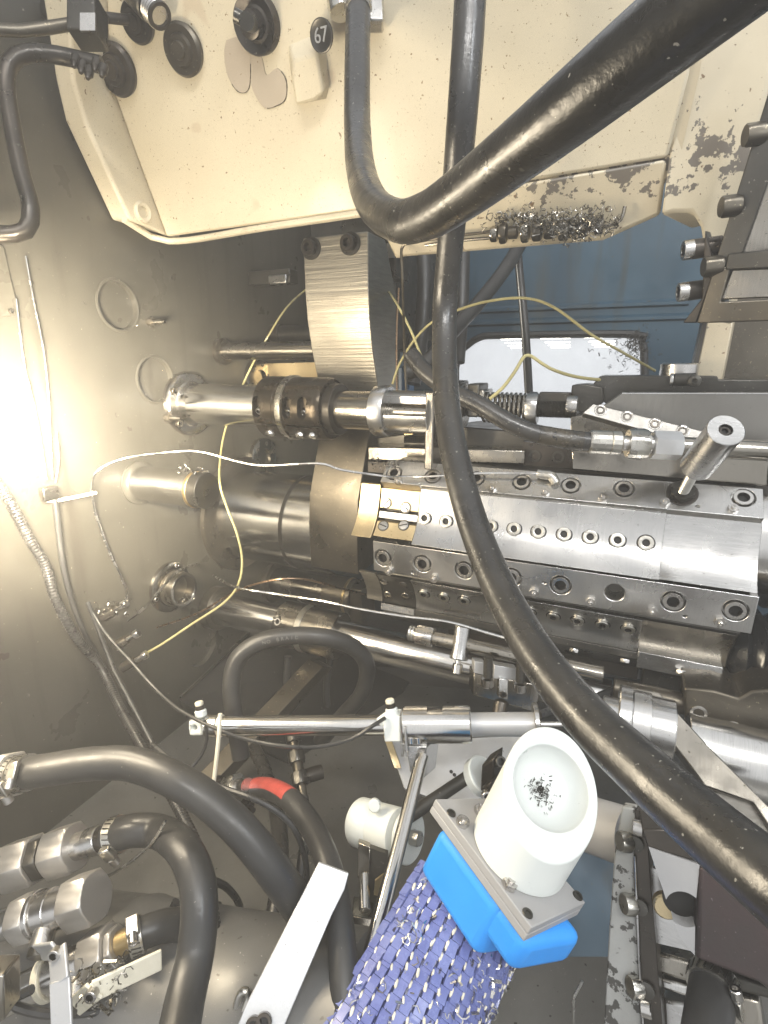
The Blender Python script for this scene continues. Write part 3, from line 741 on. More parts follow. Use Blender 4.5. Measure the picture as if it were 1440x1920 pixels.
ob('body', box(P(733, 480, 1.30), X_, Y_, Z_, .030, .04, .055), 'black_oxide', sv, bevel=.004)
ob('label_plate', box(P(733, 470, 1.25)-Y_*.002, X_, Y_, Z_, .010, .001, .016), 'nickel', sv)

# ------------------------------------------------------------------ turret block with clamp strips and curved plates
XL, XR = -.476, .224
tur = thing('turret_block', 'bright steel turret block with bolted clamp strips and concave plates', 'turret', PX(705, 1100, XL))
def LP(px, py): v = PX(px, py, XL); return (v.y, v.z)
s1t, s1b = LP(728, 862), LP(713, 903)
def lerp(a, b_, t): return tuple(x*(1-t)+y*t for x, y in zip(a, b_))
e1 = Vector((0, s1b[0]-s1t[0], s1b[1]-s1t[1])).normalized(); n1 = X_.cross(e1).normalized()
if n1.y > 0: n1 = -n1
i1 = (-n1.y*.030, -n1.z*.030)
pA = [LP(717, 909), LP(716, 925), LP(714, 945), LP(710, 970), LP(704, 992), LP(698, 1009)]
s2t, s2b = LP(699, 1014), LP(701, 1069)
n2 = Vector((0, -1, 0)); e2 = Vector((0, s2b[0]-s2t[0], s2b[1]-s2t[1])).normalized(); n2 = X_.cross(e2).normalized()
if n2.y > 0: n2 = -n2
pB = [LP(706, 1076), LP(712, 1086), LP(717, 1100), LP(720, 1115), LP(720, 1128)]
s3t, s3b = LP(716, 1130), LP(715, 1141)
back = 1.30
# core body behind the strips
inset = lambda p, d=.012: (p[0]+d, p[1])
core = [(s1t[0]+.03, s1t[1]-.004)]+[inset(p) for p in pA]+[(s2t[0]+.03, s2t[1]), (s2b[0]+.03, s2b[1])]+[inset(p) for p in pB]+[(s3b[0]+.03, s3b[1]), (back, s3b[1]-.06), (back, s1t[1])]
ob('core', xprof(core, XL+.012, XR-.004), 'dark_steel', tur)


def strip(name, t, b_, n_, th, x0, x1, bolts, holes_, dots, m, r=.0175):
    f0 = Vector((0, *t)); cuts = []; pos = []
    for q in bolts:
        p = PL(*q, f0, n_); pos.append(p); cuts.append(cyl(p-n_*.012, p+n_*.02, r*1.2, n=28))
    for q, rr in holes_:
        p = PL(*q, f0, n_); cuts.append(lathe(p-n_*.028, n_, [(-.03, rr), (.020, rr), (.028+.001, rr*1.25), (.05, rr*1.25)], 24))
    for q in dots:
        p = PL(*q, f0, n_); cuts.append(cyl(p-n_*.010, p+n_*.02, .0035, n=12))
    o = ob(name, xprof([t, b_, (b_[0]-n_.y*th, b_[1]-n_.z*th), (t[0]-n_.y*th, t[1]-n_.z*th)], x0, x1), m, tur, cuts=cuts, bevel=.0012)
    for p in pos: socket(p+n_*.0005, n_, r, o, 'nickel')
    return o, f0


X1L = XL; X1R = XAT(1431, Vector((0, *s1t)))
st1, f1 = strip('upper_clamp_strip', s1t, s1b, n1, .03, X1L, X1R, [(739, 887), (812, 893), (893, 897), (978, 904), (1070, 910), (1170, 916), (1394, 933)], [], [(788, 908), (1308, 949)], 'steel_x', .0155)
for q in ((747, 903), (923, 917), (1022, 924), (1130, 934), (1246, 943), (1374, 955)): setscrew(PL(*q, f1, n1), n1, .0075, st1)
st2, f2 = strip('lower_clamp_strip', s2t, s2b, n2, .03, XL, XAT(1424, Vector((0, *s2t))), [(718, 1046), (792, 1057), (870, 1069), (959, 1082), (1051, 1097), (1262, 1128), (1379, 1145)],
                [((1152, 1111), .0145)], [(774, 1073), (1020, 1092), (1284, 1155)], 'steel_x', .0165)
for q in ((731, 1070), (815, 1083), (1002, 1110), (1108, 1127), (1222, 1145), (1350, 1165)): setscrew(PL(*q, f2, n2), n2, .0085, st2)


def sheet(name, prof_, x0, x1, th, m, lift=0., bevel=.0008):
    f = [(y-lift, z) for y, z in prof_]; bk = [(y+th, z) for y, z in reversed(prof_)]
    return ob(name, xprof(f+bk, x0, x1), m, tur, bevel=bevel, sm=50)


def fine(l, k=4):
    pts = [Vector((0, *q)) for q in l]; p, _ = spline(pts, [1]*len(pts), .006); return [(v.y, v.z) for v in p]


A_, B_ = fine(pA), fine(pB)
mid = Vector((0, *pA[3]))
xa1, xa2 = XAT(783, mid), XAT(1240, mid)
shA = sheet('concave_plate', A_, xa1, xa2, .010, 'steel_x', .004)
sheet('saddle', A_, xa2, XR+.002, .012, 'steel', .0)
sheet('end_saddle', A_, XL-.052, XL-.004, .010, 'bronze_plate', .001)
half = len(A_)//2
brs = sheet('brass_pad', A_[1:int(len(A_)*.47)], XL, xa1-.001, .010, 'bronze_plate', .003)
brs2 = sheet('brass_pad', A_[int(len(A_)*.66):-1], XL, xa1-.001, .010, 'bronze_plate', .003)
sheet('key_bar', A_[int(len(A_)*.47):int(len(A_)*.66)], XL, xa1-.001, .012, 'steel', .0015)


def onprof(px, py, pr, lift):
    """picture point on a plate whose section pr runs along X"""
    best = None
    for (y0_, z0_), (y1_, z1_) in zip(pr, pr[1:]):
        e_ = Vector((0, y1_-y0_, z1_-z0_)); nn = X_.cross(e_).normalized()
        if nn.y > 0: nn = -nn
        p = PL(px, py, Vector((0, y0_, z0_)), nn)
        t_ = (p-Vector((p.x, y0_, z0_))).dot(e_)/e_.length_squared
        s_ = abs(t_-.5)
        if best is None or s_ < best[0]: best = (s_, p-Y_*lift, nn)
    return best[1], best[2]


for q in ((798, 971), (838, 977), (921, 986), (965, 991), (1010, 996), (1058, 1001), (1107, 1006), (1158, 1012), (1211, 1017)):
    p, nn = onprof(*q, A_, .004); button(p, nn, .0135, shA)
for q in ((726, 942), (762, 951), (720, 985), (758, 984)):
    p, nn = onprof(*q, A_, .004); pr = brs if q[1] < 970 else brs2
    o = inst('slot_screw', 'slot', mk_slot, 'steel', p, nn, .0105, pr)
    u, v = ortho(nn); a = random.uniform(0, 3); d = u*math.cos(a)+v*math.sin(a)
    inst('slot', 'slotbar', lambda: box(O0, X_, Y_, Z_, .009, .0012, .0006), 'hole', p+nn*.0026, nn, 1, o)
    inst('screw_recess', 'recess', lambda: lathe(O0, Z_, [(-.1, 1.18), (.04, 1.18), (.05, 1.1), (.04, 1.0)], 24), 'dark_steel', p, nn, .0105, o)
# lower concave side
xb1 = XAT(779, Vector((0, *pB[2])))
shB = sheet('concave_plate', B_, xb1, XAT(1200, Vector((0, *pB[2]))), .010, 'steel_x', .004)
sheet('saddle', B_, XAT(1200, Vector((0, *pB[2]))), XR-.01, .012, 'steel_oily', 0)
kb = sheet('key_bar', B_, XL, xb1-.001, .012, 'dark_steel', 0.001)
sheet('end_saddle', B_, XL-.045, XL-.004, .010, 'milled', .0)
for q in ((796, 1112), (833, 1118), (871, 1124), (994, 1146), (1038, 1154), (1083, 1161), (1130, 1169), (1178, 1177)):
    p, nn = onprof(*q, B_, .004); button(p, nn, .0125, shB)
for q in ((757, 1095), (720, 1090), (727, 1115), (760, 1117)):
    p, nn = onprof(*q, B_, .001); inst('slot_screw', 'slot', mk_slot, 'steel_oily', p, nn, .010, kb)
# third strip: narrow ribbed edge faces the lens
n3 = Vector((0, -.96, .28)); st3 = ob('bottom_clamp_strip', xprof([s3t, s3b, (s3b[0]+.055, s3b[1]-.05), (s3t[0]+.06, s3t[1]-.02)], XL, XAT(1358, Vector((0, *s3t)))), 'dark_steel', tur, bevel=.001)
def ribbed(x0, x1, par):
    n_ = int((x1-x0)/.0045)
    me_g = []
    dz = Vector((0, s3b[0]-s3t[0], s3b[1]-s3t[1])); nn = X_.cross(dz).normalized()
    if nn.y > 0: nn = -nn
    for k in range(n_):
        x = x0+(k+.5)*(x1-x0)/n_; c = Vector((x, *s3t))+dz*.5+nn*.002
        me_g.append(box(c, X_, dz.normalized(), nn, (x1-x0)/n_*.36, dz.length*.52, .0025))
    me_g.append(box(Vector(((x0+x1)/2, *s3t))+dz*.5+nn*.0005, X_, dz.normalized(), nn, (x1-x0)/2, dz.length*.5, .0018))
    ob('ribbed_edge', join(*me_g), 'steel', par, kind='stuff')
ribbed(XL, xb1, st3)
pR = Vector((0, *s3t)); ob('ribbed_bar', xprof([(s3t[0]-.006, s3t[1]+.006), (s3b[0]-.008, s3b[1]-.012), (s3b[0]+.03, s3b[1]-.012), (s3t[0]+.03, s3t[1]+.006)], XAT(1196, pR), XAT(1354, pR)), 'steel', tur, bevel=.001)
ob('under_block', abox(XAT(1212, pR), XAT(1340, pR), s3b[0]+.02, back, s3b[1]-.075, s3b[1]-.014), 'dark_steel', tur, bevel=.002)
ob('under_block', abox(XL+.15, XAT(1205, pR), s3b[0]+.045, back, s3b[1]-.07, s3b[1]-.03), 'black_oxide', tur, bevel=.002)
for px, py in ((1077, 1217), (1172, 1236), (1277, 1257)):
    p = PL(px, py, Vector((0, s3b[0]+.01, s3b[1]-.02)), Vector((0, -.7, -.7))); nut(p, Vector((0, -.5, -1)), .008, tur, 'nickel')
# round spindle nose and black boot to the right of the turret
nose = thing('spindle_nose', 'bright round spindle nose beyond the concave saddle', 'spindle', Vector((XR+.05, 1.15, -.33)))
pn = Vector((XR, 1.16, (s1b[1]+s2t[1])/2-.01))
ob('nose', seg(pn, XR-.005, XR+.30, .10, n=56), 'polished', nose)
ob('rear_ring', seg(pn+Y_*.03+Z_*.02, XR+.045, XR+.3, .155, n=56), 'black_oxide', nose)
bt = Vector((XR, 1.12, s3t[1]-.005))
boot = thing('rubber_boot', 'glossy black ribbed rubber boot at the end of the turret', 'boot', bt)
bprof = [(0, .05), (.004, .075)]
for k in range(9): bprof += [(.010+k*.026, .082+.004*(k % 2)), (.024+k*.026, .094), (.034+k*.026, .082)]
ob('bellows', lathe(Vector((XAT(1352, bt), bt.y, bt.z)), X_, bprof, 48), 'rubber_black', boot)

# ------------------------------------------------------------------ upper slide behind the turret
us = thing('upper_slide', 'dark steel tapered slide with countersunk wedge strip and base plates', 'slide', Vector((0, 1.2, -.2)))
ysl = 1.13
def YS(px, py, y=ysl): return PY(px, py, y)
ob('base_bar', prism([YS(*q) for q in ((690, 838), (984, 845), (984, 870), (690, 862))], Y_*.2), 'steel_oily', us, bevel=.002)
ob('rear_block', prism([YS(*q, 1.2) for q in ((690, 822), (870, 800), (986, 810), (986, 850), (690, 850))], Y_*.15), 'dark_steel', us, bevel=.003)
gp = ob('gap_plate', prism([YS(*q, 1.15) for q in ((980, 828), (1082, 838), (1082, 884), (980, 876))], Y_*.1), 'black_oxide', us)
ob('base_rail', prism([YS(*q, 1.12) for q in ((690, 866), (1440, 898), (1440, 930), (690, 885))], Y_*.16), 'black_oxide', us)
for q in ((1003, 855), (1047, 857)): socket(YS(*q, 1.15)-Y_*.001, -Y_, .013, us, 'dark_steel')
ob('lower_block', prism([YS(*q, 1.10) for q in ((1072, 846), (1440, 862), (1440, 912), (1072, 880))], Y_*.16), 'steel_oily', us, bevel=.002)
ob('wedge_body', prism([YS(*q, 1.13) for q in ((1070, 782), (1100, 778), (1296, 842), (1300, 862), (1070, 846))], Y_*.12), 'steel_oily', us, bevel=.001)
ob('side_plate', prism([YS(*q, 1.15) for q in ((1128, 764), (1166, 738), (1500, 738), (1500, 880), (1310, 872), (1290, 845))], Y_*.06), 'mid_steel', us, bevel=.0015)
wp = [(1096, 765), (1108, 755), (1330, 806), (1300, 850)]
ws_n = Vector((.10, -.9, .42)).normalized(); ws0 = YS(1180, 790, 1.105)
ws_ = ob('wedge_strip', prism([PL(*q, ws0, ws_n) for q in ((1092, 775), (1112, 757), (1345, 815), (1318, 838))], -ws_n*.022), 'mid_steel', us, bevel=.0015)
for q in ((1126, 769), (1176, 781), (1228, 795), (1280, 808)):
    p = PL(*q, ws0, ws_n); inst('counterbore', 'cbore', lambda: lathe(O0, Z_, [(-.02, 1), (.06, 1), (.08, .92), (.02, .86), (-.3, .84), (-.31, .01)], 24), 'nickel', p, ws_n, .0115, ws_)
    inst('bolt', 'sock', mk_socket, 'black_oxide', p+ws_n*.001, ws_n, .008, ws_)
ob('top_plate', prism([YS(*q, 1.26) for q in ((1112, 720), (1125, 705), (1345, 705), (1348, 712), (1500, 712), (1500, 760), (1140, 760), (1120, 745))], Y_*.15), 'dark_steel', us, bevel=.002)
ob('rear_jaw', prism([YS(*q, 1.22) for q in ((1072, 722), (1100, 720), (1130, 726), (1132, 755), (1100, 775), (1068, 770))], Y_*.08), 'dark_steel', us, bevel=.003)
ob('thin_edge', prism([YS(*q, 1.149) for q in ((1166, 736.5), (1500, 736.5), (1500, 739), (1166, 739))], Y_*.03), 'steel', us)
dsc = ob('cap_disc', lathe(YS(1272, 702, 1.3)-Z_*.01, Z_, [(0, .036), (.03, .036), (.033, .032), (.033, .001)], 36), 'nickel', us)
cp = thing('tube_clip', 'dark tube clip holding the yellow line on top of the slide', 'clip', YS(1285, 712, 1.2))
a, b_ = YS(1262, 712, 1.22), YS(1305, 711, 1.22)
ob('clip_body', cyl(a, b_, .012, ch=.002), 'dark_steel', cp); ob('hex_end', hexp(YS(1256, 712, 1.22), a, .011), 'nickel', cp)
ob('lug', lathe(YS(1302, 714, 1.205), -Y_, [(0, .012), (.006, .011), (.008, .005), (.004, .001)], 20), 'dark_steel', cp)

# adjuster: nuts, spring, hex and threaded rod in line with the stop bar
ba = Vector((0, 1.16, PY(930, 764, 1.16).z)); xa_ = lambda px: XAT(px, ba)
ad = thing('spring_adjuster', 'coil spring adjuster with square nuts, hex nut and threaded rod', 'adjuster', Vector((xa_(950), ba.y, ba.z)))
ob('end_plate', seg(ba, xa_(858), xa_(872), .050, n=40), 'steel_oily', ad)
for i, (p0_, p1_, h, dy) in enumerate(((845, 866, .055, .0), (864, 880, .040, -.03), (882, 904, .050, .0), (902, 913, .038, 0))):
    x0, x1 = xa_(p0_), xa_(p1_)
    ob('square_nut', abox(x0, x1, ba.y-.03+dy, ba.y+.05+dy, ba.z-.02, ba.z+h), 'steel_oily' if i % 2 else 'dark_steel', ad, bevel=.004)
ob('core_rod', seg(ba, xa_(860), xa_(1075), .012), 'black_oxide', ad)
turns = 10; n_ = turns*18; x0, x1 = xa_(905), xa_(990)
hp = [Vector((x0+(x1-x0)*k/n_, ba.y+math.cos(k*2*math.pi/18)*.030, ba.z+math.sin(k*2*math.pi/18)*.030)) for k in range(n_+1)]
ob('spring', sweep(hp, [.0031]*len(hp), 8), 'steel_oily', ad)
ob('hex_nut', hexp(Vector((xa_(988), ba.y, ba.z)), Vector((xa_(1009), ba.y, ba.z)), .030), 'steel_x', ad)
tp = []
for k in range(26): tp += [(k*.003, .0175), (k*.003+.0015, .0155)]
ob('threaded_rod', lathe(Vector((xa_(1009), ba.y, ba.z)), X_, tp, 24), 'dark_steel', ad)
ob('rod_sleeve', abox(xa_(1009), xa_(1066), ba.y, ba.y+.03, ba.z+.012, ba.z+.034), 'dark_steel', ad, bevel=.002)
ob('lock_nut', hexp(Vector((xa_(1062), ba.y, ba.z+.008)), Vector((xa_(1082), ba.y, ba.z+.008)), .018), 'nickel', ad)
rb_ = thing('rough_block', 'small block with a pimpled face under the slotted sleeve', 'block', YS(785, 822, 1.2))
ob('block', prism([YS(*q, 1.2) for q in ((756, 806), (806, 806), (806, 832), (756, 832))], Y_*.05), 'brass', rb_, bevel=.002)
gs = []
for i in range(14):
    for j in range(6):
        a = YS(758+i*3.5, 809+j*3.6, 1.2); gs.append(lathe(a, -Y_, [(0, .0017), (.002, .0005)], 6))
ob('pimples', join(*gs), 'dark_steel', rb_, kind='stuff')

# pressure hose with crimped fitting
ph = thing('pressure_hose', 'black pressure hose with scraped sleeve and crimped hex fittings', 'hose', P(950, 790, .98))
p_, r_ = spline(pts_d([(770, 665, 1.05), (800, 700, 1.03), (850, 735, 1.0), (900, 760, .98), (960, 795, .96), (1020, 817, .95), (1106, 828, .94)]), [.0165]*7)
ob('hose_body', sweep(p_, r_, 18), 'rubber', ph)
wp_, wr_ = spline(pts_d([(1010, 815, .948), (1050, 822, .944), (1092, 827, .94)]), [.0170]*3, .004)
ob('scraped_patch', sweep(wp_, [r*(1+.035*random.random()) for r in wr_], 18), 'rubber_worn', ph)
a0, a1 = P(1104, 828, .94), P(1455, 845, .90); ax = a1-a0
def FL(px): return a0+ax*((px-1104)/(1455-1104))
ob('crimp_ferrule', lathe(FL(1104), ax, [(0, .0190), (.003, .0205), (.035, .0205), (.036, .0195), (.037, .0205), (.052, .0205), (.054, .0185)], 16), 'zinc', ph, sm=15)
ob('neck', cyl(FL(1160), FL(1184), .0135), 'nickel', ph)
ob('hex_nut', hexp(FL(1179), FL(1217), .0235, .14), 'zinc', ph)
ob('hex_adapter', hexp(FL(1226), FL(1278), .0215, .03), 'aluminium', ph)
ob('neck', cyl(FL(1215), FL(1228), .016), 'nickel', ph)
ob('pipe', cyl(FL(1276), FL(1470), .0160), 'steel_oily', ph)

# stud with round handle on the upper strip
sb0 = PL(1279, 926, f1, n1); ht, hb = P(1361, 806, .745), P(1306, 876, .845)
hd = (ht-hb).normalized(); sd_ = (hb-sb0).normalized()
stt = thing('handle_stud', 'threaded stud with thick round steel head screwed into the upper clamp strip', 'stud', sb0)
inst('washer', 'wash', mk_washer, 'black_oxide', sb0, n1, .0255, stt); ob('hex_nut', hexp(sb0+n1*.002, sb0+n1*.014, .0185), 'dark_steel', stt)
rp = []
Ls = (hb-sb0).length
for k in range(int(Ls/.0022)): rp += [(k*.0022, .0088), (k*.0022+.0011, .0076)]
ob('threaded_rod', lathe(sb0, hb-sb0, rp+[(Ls+.01, .0088)], 18), 'zinc', stt)
rh = .0245
ob('head', lathe(hb, hd, [(0, rh*.93), (.002, rh), ((ht-hb).length-.001, rh), ((ht-hb).length, rh-.001), ((ht-hb).length, .0095), ((ht-hb).length-.012, .009), ((ht-hb).length-.0125, .001)], 48), 'steel', stt)
tall(ht-hd*.010, hd, .0075, stt, 'black_oxide', 'screw')

# capillary lubricant line lying on the upper strip
cl = thing('lubricant_line', 'thin silver lubricant line running from the wall to the clamp strip', 'line', PX(235, 1140, XW))
wire('tube', .0027, [PX(232, 1140, XW+.02), PX(236, 1105, XW+.03), PX(205, 1035, XW+.02), PX(178, 960, XW+.02), PX(172, 910, XW+.03), PX(186, 880, XW+.05), PX(240, 858, XW+.08),
                     (330, 847, 1.12), (380, 848, 1.12), (480, 872, 1.10), (595, 869, 1.08), (640, 881, 1.08), (720, 893, 1.10), PL(760, 900, f1, n1)+n1*.012, PL(800, 899, f1, n1)+n1*.010, PL(900, 893, f1, n1)+n1*.010, PL(1006, 895, f1, n1)+n1*.012], 'wire', None, parent=cl)
a, b_ = PL(1008, 895, f1, n1)+n1*.012, PL(1022, 897, f1, n1)+n1*.012
ob('hex_sleeve', hexp(a, b_, .008), 'zinc', cl); ob('elbow', sweep(*spline([b_, PL(1034, 899, f1, n1)+n1*.012, PL(1042, 907, f1, n1)+n1*.004], [.0095]*3, .004), 12), 'zinc', cl)

# ------------------------------------------------------------------ big black hoses across the opening
HS = hose('coolant_hose', .040, [(884, -60, 61), (878, 60, 60), (868, 200, 58), (857, 330, 54), (843, 470, 49), (834, 580, 46), (834, 690, 47), (843, 800, 51), (866, 910, 55), (897, 1010, 59), (945, 1120, 66), (1012, 1235, 77), (1100, 1345, 90), (1200, 1440, 104), (1330, 1555, 122), (1480, 1680, 145), (1700, 1850, 175)], 'rubber',
          'long black hose hanging down across the whole turret block', n=28)
h2 = thing('coolant_hose', 'fat black hose hanging from the casting and bending back up toward the lens', 'hose', P(672, 20, .78))
pw = [(672, 8, 46), (670, 120, 48), (670, 230, 50), (676, 315, 55), (698, 380, 64), (745, 414, 74), (800, 405, 82), (865, 365, 92), (950, 300, 106), (1060, 212, 124), (1200, 98, 146), (1420, -80, 178), (1640, -260, 210)]
p_, r_ = spline([P(a, b_, 36/w_) for a, b_, w_ in pw], [.018]*len(pw))
ob('hose_body', sweep(p_, r_, 28), 'rubber', h2)
d = (P(670, 120, .75)-P(672, 8, .78)).normalized(); a = P(672, 8, .78)
ob('crimp_ferrule', lathe(a-d*.05, d, [(0, .020), (.05, .0203), (.062, .0203), (.064, .018)], 28), 'zinc', h2)
ob('side_nut', hexp(P(632, -14, .79), P(640, 24, .79), .016), 'zinc', h2)
ob('side_lug', box(P(704, 28, .79), rt, up, fw, .012, .018, .012), 'nickel', h2, bevel=.003)

# hoses in the dark behind
hose('rear_hose', .036, [(985, 440, 25), (950, 500, 26), (900, 565, 27), (850, 620, 28), (800, 680, 29), (760, 700, 29)], 'rubber_matte', 'dark hose slanting down in front of the blue back panel')
hose('rear_cable', .022, [(968, 440, 15), (975, 520, 15), (985, 620, 15), (992, 740, 15), (992, 800, 15)], 'rubber_matte', 'black sheathed cable hanging in front of the window', 'cable')
wire('braided_line', .003, [(966, 480, 1.42), (972, 540, 1.42), (980, 640, 1.42), (986, 740, 1.42)], 'milled', 'thin braided line beside the black cable at the window', 'line')
hose('rear_hose', .040, [(792, 440, 28), (796, 520, 28), (790, 620, 28), (775, 720, 28)], 'rubber_matte', 'dark upright hose hidden behind the long hanging hose')
hose('rear_hose', .040, [(868, 440, 27), (866, 560, 27), (858, 680, 27)], 'rubber_matte', 'dark hose just behind the long hanging hose at the back panel')
ob('blue_post', abox(PY(750, 560, 1.6).x, PY(770, 560, 1.6).x, 1.6, 1.64, -.3, .6), 'blue_light', None, 'narrow light blue post beside the gear housing', 'post', bevel=.002)
wire('copper_line', .0025, [(748, 540, 1.2), (744, 620, 1.22), (744, 720, 1.24), (746, 800, 1.25)], 'copper_wire', 'thin brown line hanging straight down beside the blue post', 'line')

# yellow plastic lines
wire('yellow_line', .0028, [(705, 515, 1.5), (738, 560, 1.2), (768, 615, 1.15), (790, 668, 1.12), (808, 700, 1.1)], 'yellow_tube', 'yellow plastic line crossing down to the long hanging hose', 'line')
wire('yellow_line', .0028, [(736, 720, 1.22), (748, 685, 1.2), (775, 640, 1.18), (812, 603, 1.15), (865, 579, 1.12), (920, 564, 1.1), (985, 559, 1.08), (1040, 577, 1.07), (1110, 628, 1.08), (1170, 662, 1.12), (1228, 695, 1.18)], 'yellow_tube', 'yellow plastic line arching in front of the blue back panel', 'line')
wire('yellow_line', .0036, [(918, 748, 1.12), (942, 728, 1.11), (966, 696, 1.1), (980, 672, 1.1), (990, 666, 1.1), (1003, 672, 1.1), (1030, 690, 1.1), (1078, 706, 1.12), (1140, 713, 1.15), (1200, 713, 1.18), (1258, 711, 1.2)], 'yellow_tube', 'kinked yellow line sagging into the clip on the slide', 'line')
wire('yellow_line', .0027, [(600, 525, 1.5), (570, 546, 1.48), (535, 580, 1.42), (500, 635, 1.45), (470, 690, 1.46), (445, 745, 1.46), (424, 800, 1.44), (414, 850, 1.34), (412, 905, 1.2), (425, 950, 1.2), (444, 1000, 1.2), (454, 1050, 1.2), (447, 1095, 1.2), (420, 1130, 1.2), (360, 1170, 1.18), (300, 1210, 1.17), (252, 1236, 1.16)], 'yellow_tube', 'long yellow line looping from the bracket down along the wall', 'line')

# other thin lines
wire('silver_line', .0028, [PX(398, 1078, XW-.01), (440, 1100, 1.17), (520, 1114, 1.12), (600, 1126, 1.08), (680, 1143, 1.05), (760, 1156, 1.03), (840, 1166, 1.01), (915, 1187, .99), (960, 1200, .97)], 'wire', 'silver line running under the turret block toward the hose', 'line')
wire('silver_line', .0028, [(238, 1165, 1.15), (270, 1140, 1.14), (310, 1095, 1.12), (335, 1070, 1.12), PX(372, 1056, XW-.01)], 'wire', 'short silver line curving past the hollow bush', 'line')
wire('copper_line', .0025, [PX(290, 1178, XW-.01), (370, 1150, 1.3), (440, 1110, 1.25), (500, 1090, 1.2), (560, 1085, 1.2), (620, 1098, 1.3), (690, 1116, 1.5)], 'copper_wire', 'thin brown line arching over the small spindle', 'line')
wire('black_cable', .0032, [(175, 1150, 1.08), (200, 1190, 1.06), (245, 1240, 1.03), (290, 1290, 1.0), (335, 1330, .96), (400, 1364, .92), (470, 1388, .9), (540, 1400, .88), (600, 1400, .88), (660, 1385, .88), (700, 1360, .88), (722, 1346, .89)], 'cable', 'thin black air tube sagging under the air cylinder', 'tube')
wire('black_cable', .0032, [(384, 1350, .93), (388, 1385, .93), (378, 1415, .93), (356, 1442, .92)], 'cable', 'short black tube dropping from the cylinder end fitting', 'tube')
wire('black_cable', .0045, [(285, 1395, .9), (320, 1425, .86), (360, 1453, .84), (420, 1478, .82), (480, 1500, .8), (530, 1530, .8), (560, 1570, .8), (575, 1630, .8), (572, 1700, .8)], 'cable', 'black cable passing below the red taped hose', 'cable')
wire('white_strip', .0035, [(413, 1338, .9), (410, 1385, .9), (404, 1440, .9), (399, 1482, .9)], 'cream_thread', 'white plastic strip hanging from the air cylinder tube', 'strip')
for i, (l, lab) in enumerate((([(30, 560), (45, 680), (70, 790), (88, 900)], 'fine wire running down the bright wall beside the lamp'), ([(48, 480), (62, 560), (82, 660), (92, 760), (98, 900)], 'fine wire bundled beside the lamp lit wall plate'), ([(106, 810), (110, 860), (104, 905)], 'short fine wire end above the wall tie'))):
    wire('wall_wire', .0018, [PX(a, b_, XW+.015) for a, b_ in l], 'wire', lab, 'wire')
wp_ = ob('wall_plate', prism([PX(a, b_, XW+.001) for a, b_ in ((-60, 440), (4, 462), (34, 592), (-60, 600))], X_*.006), 'wall_paint', None, 'flat plate screwed to the wall above the lamp glow', 'plate', bevel=.002)
tall(PX(20, 584, XW+.007), X_, .005, wp_, 'brown_steel', 'screw')
tie = thing('cable_tie', 'pale cable tie bundling fine wires on the wall', 'tie', PX(100, 935, XW))
ob('strap', sweep(*spline([PX(85, 938, XW+.02), PX(110, 938, XW+.022), PX(180, 924, XW+.03)], [.0035]*3, .02), 8), 'cream_thread', tie)
ob('tie_head', box(PX(92, 925, XW+.02), X_, Y_, Z_, .008, .016, .014), 'steel_oily', tie, bevel=.003)

# distribution fittings on the wall
for (x, y, lab) in ((205, 1150, 'oily lubricant fitting block where the silver lines meet'), (228, 1205, 'small hex fitting on the wall below the fitting block'), (243, 1245, 'hex fitting where the long yellow line ends')):
    c = P(x, y, 1.13); t = thing('line_fitting', lab, 'fitting', c); e_ = P(x+34, y-20, 1.13)-c
    ob('hex_body', hexp(c-e_*.4, c+e_*.3, .010), 'brown_steel', t); ob('sleeve', cyl(c+e_*.28, c+e_*.75, .0065), 'steel_oily', t); ob('hex_end', hexp(c+e_*.7, c+e_*.95, .008), 'nickel', t)
ob('fitting_rail', sweep([P(165, 1130, 1.16), P(215, 1260, 1.08), P(300, 1420, .98)], [.005]*3, 10), 'cable', None, 'dark rail carrying the fittings down the wall', 'rail')
chips('metal_chips', [P(random.gauss(210, 18), random.gauss(1140, 8), 1.12) for _ in range(40)], 'swarf', 'metal chips caught on the fitting block', 'chips', s=.006)

# corrugated conduit
cw = [PX(a, b_, XW+.025) for a, b_ in ((-30, 870), (15, 935), (55, 1010), (85, 1060), (103, 1120), (140, 1190), (188, 1250))]
cw += [P(222, 1320, 1.12), P(262, 1392, 1.02), P(315, 1480, .92), P(352, 1550, .86), P(385, 1630, .80), P(402, 1740, .74), P(415, 1830, .70), P(430, 1940, .64)]
p_, r_ = spline(cw, [.0095]*len(cw), .0016)
ob('conduit', sweep(p_, [r*(1 if (i//2) % 2 else .86) for i, r in enumerate(r_)], 12), 'rubber', None, 'corrugated black conduit winding down along the wall', 'conduit', sm=60)
p_, r_ = spline([PX(a, b_, XW+.02) for a, b_ in ((102, 930), (122, 1080), (155, 1180), (200, 1262))]+[P(250, 1370, 1.08), P(290, 1430, 1.0)], [.0055]*6, .01)
ob('smooth_cable', sweep(p_, r_, 12), 'rubber_matte', None, 'smooth black cable beside the corrugated conduit', 'cable')

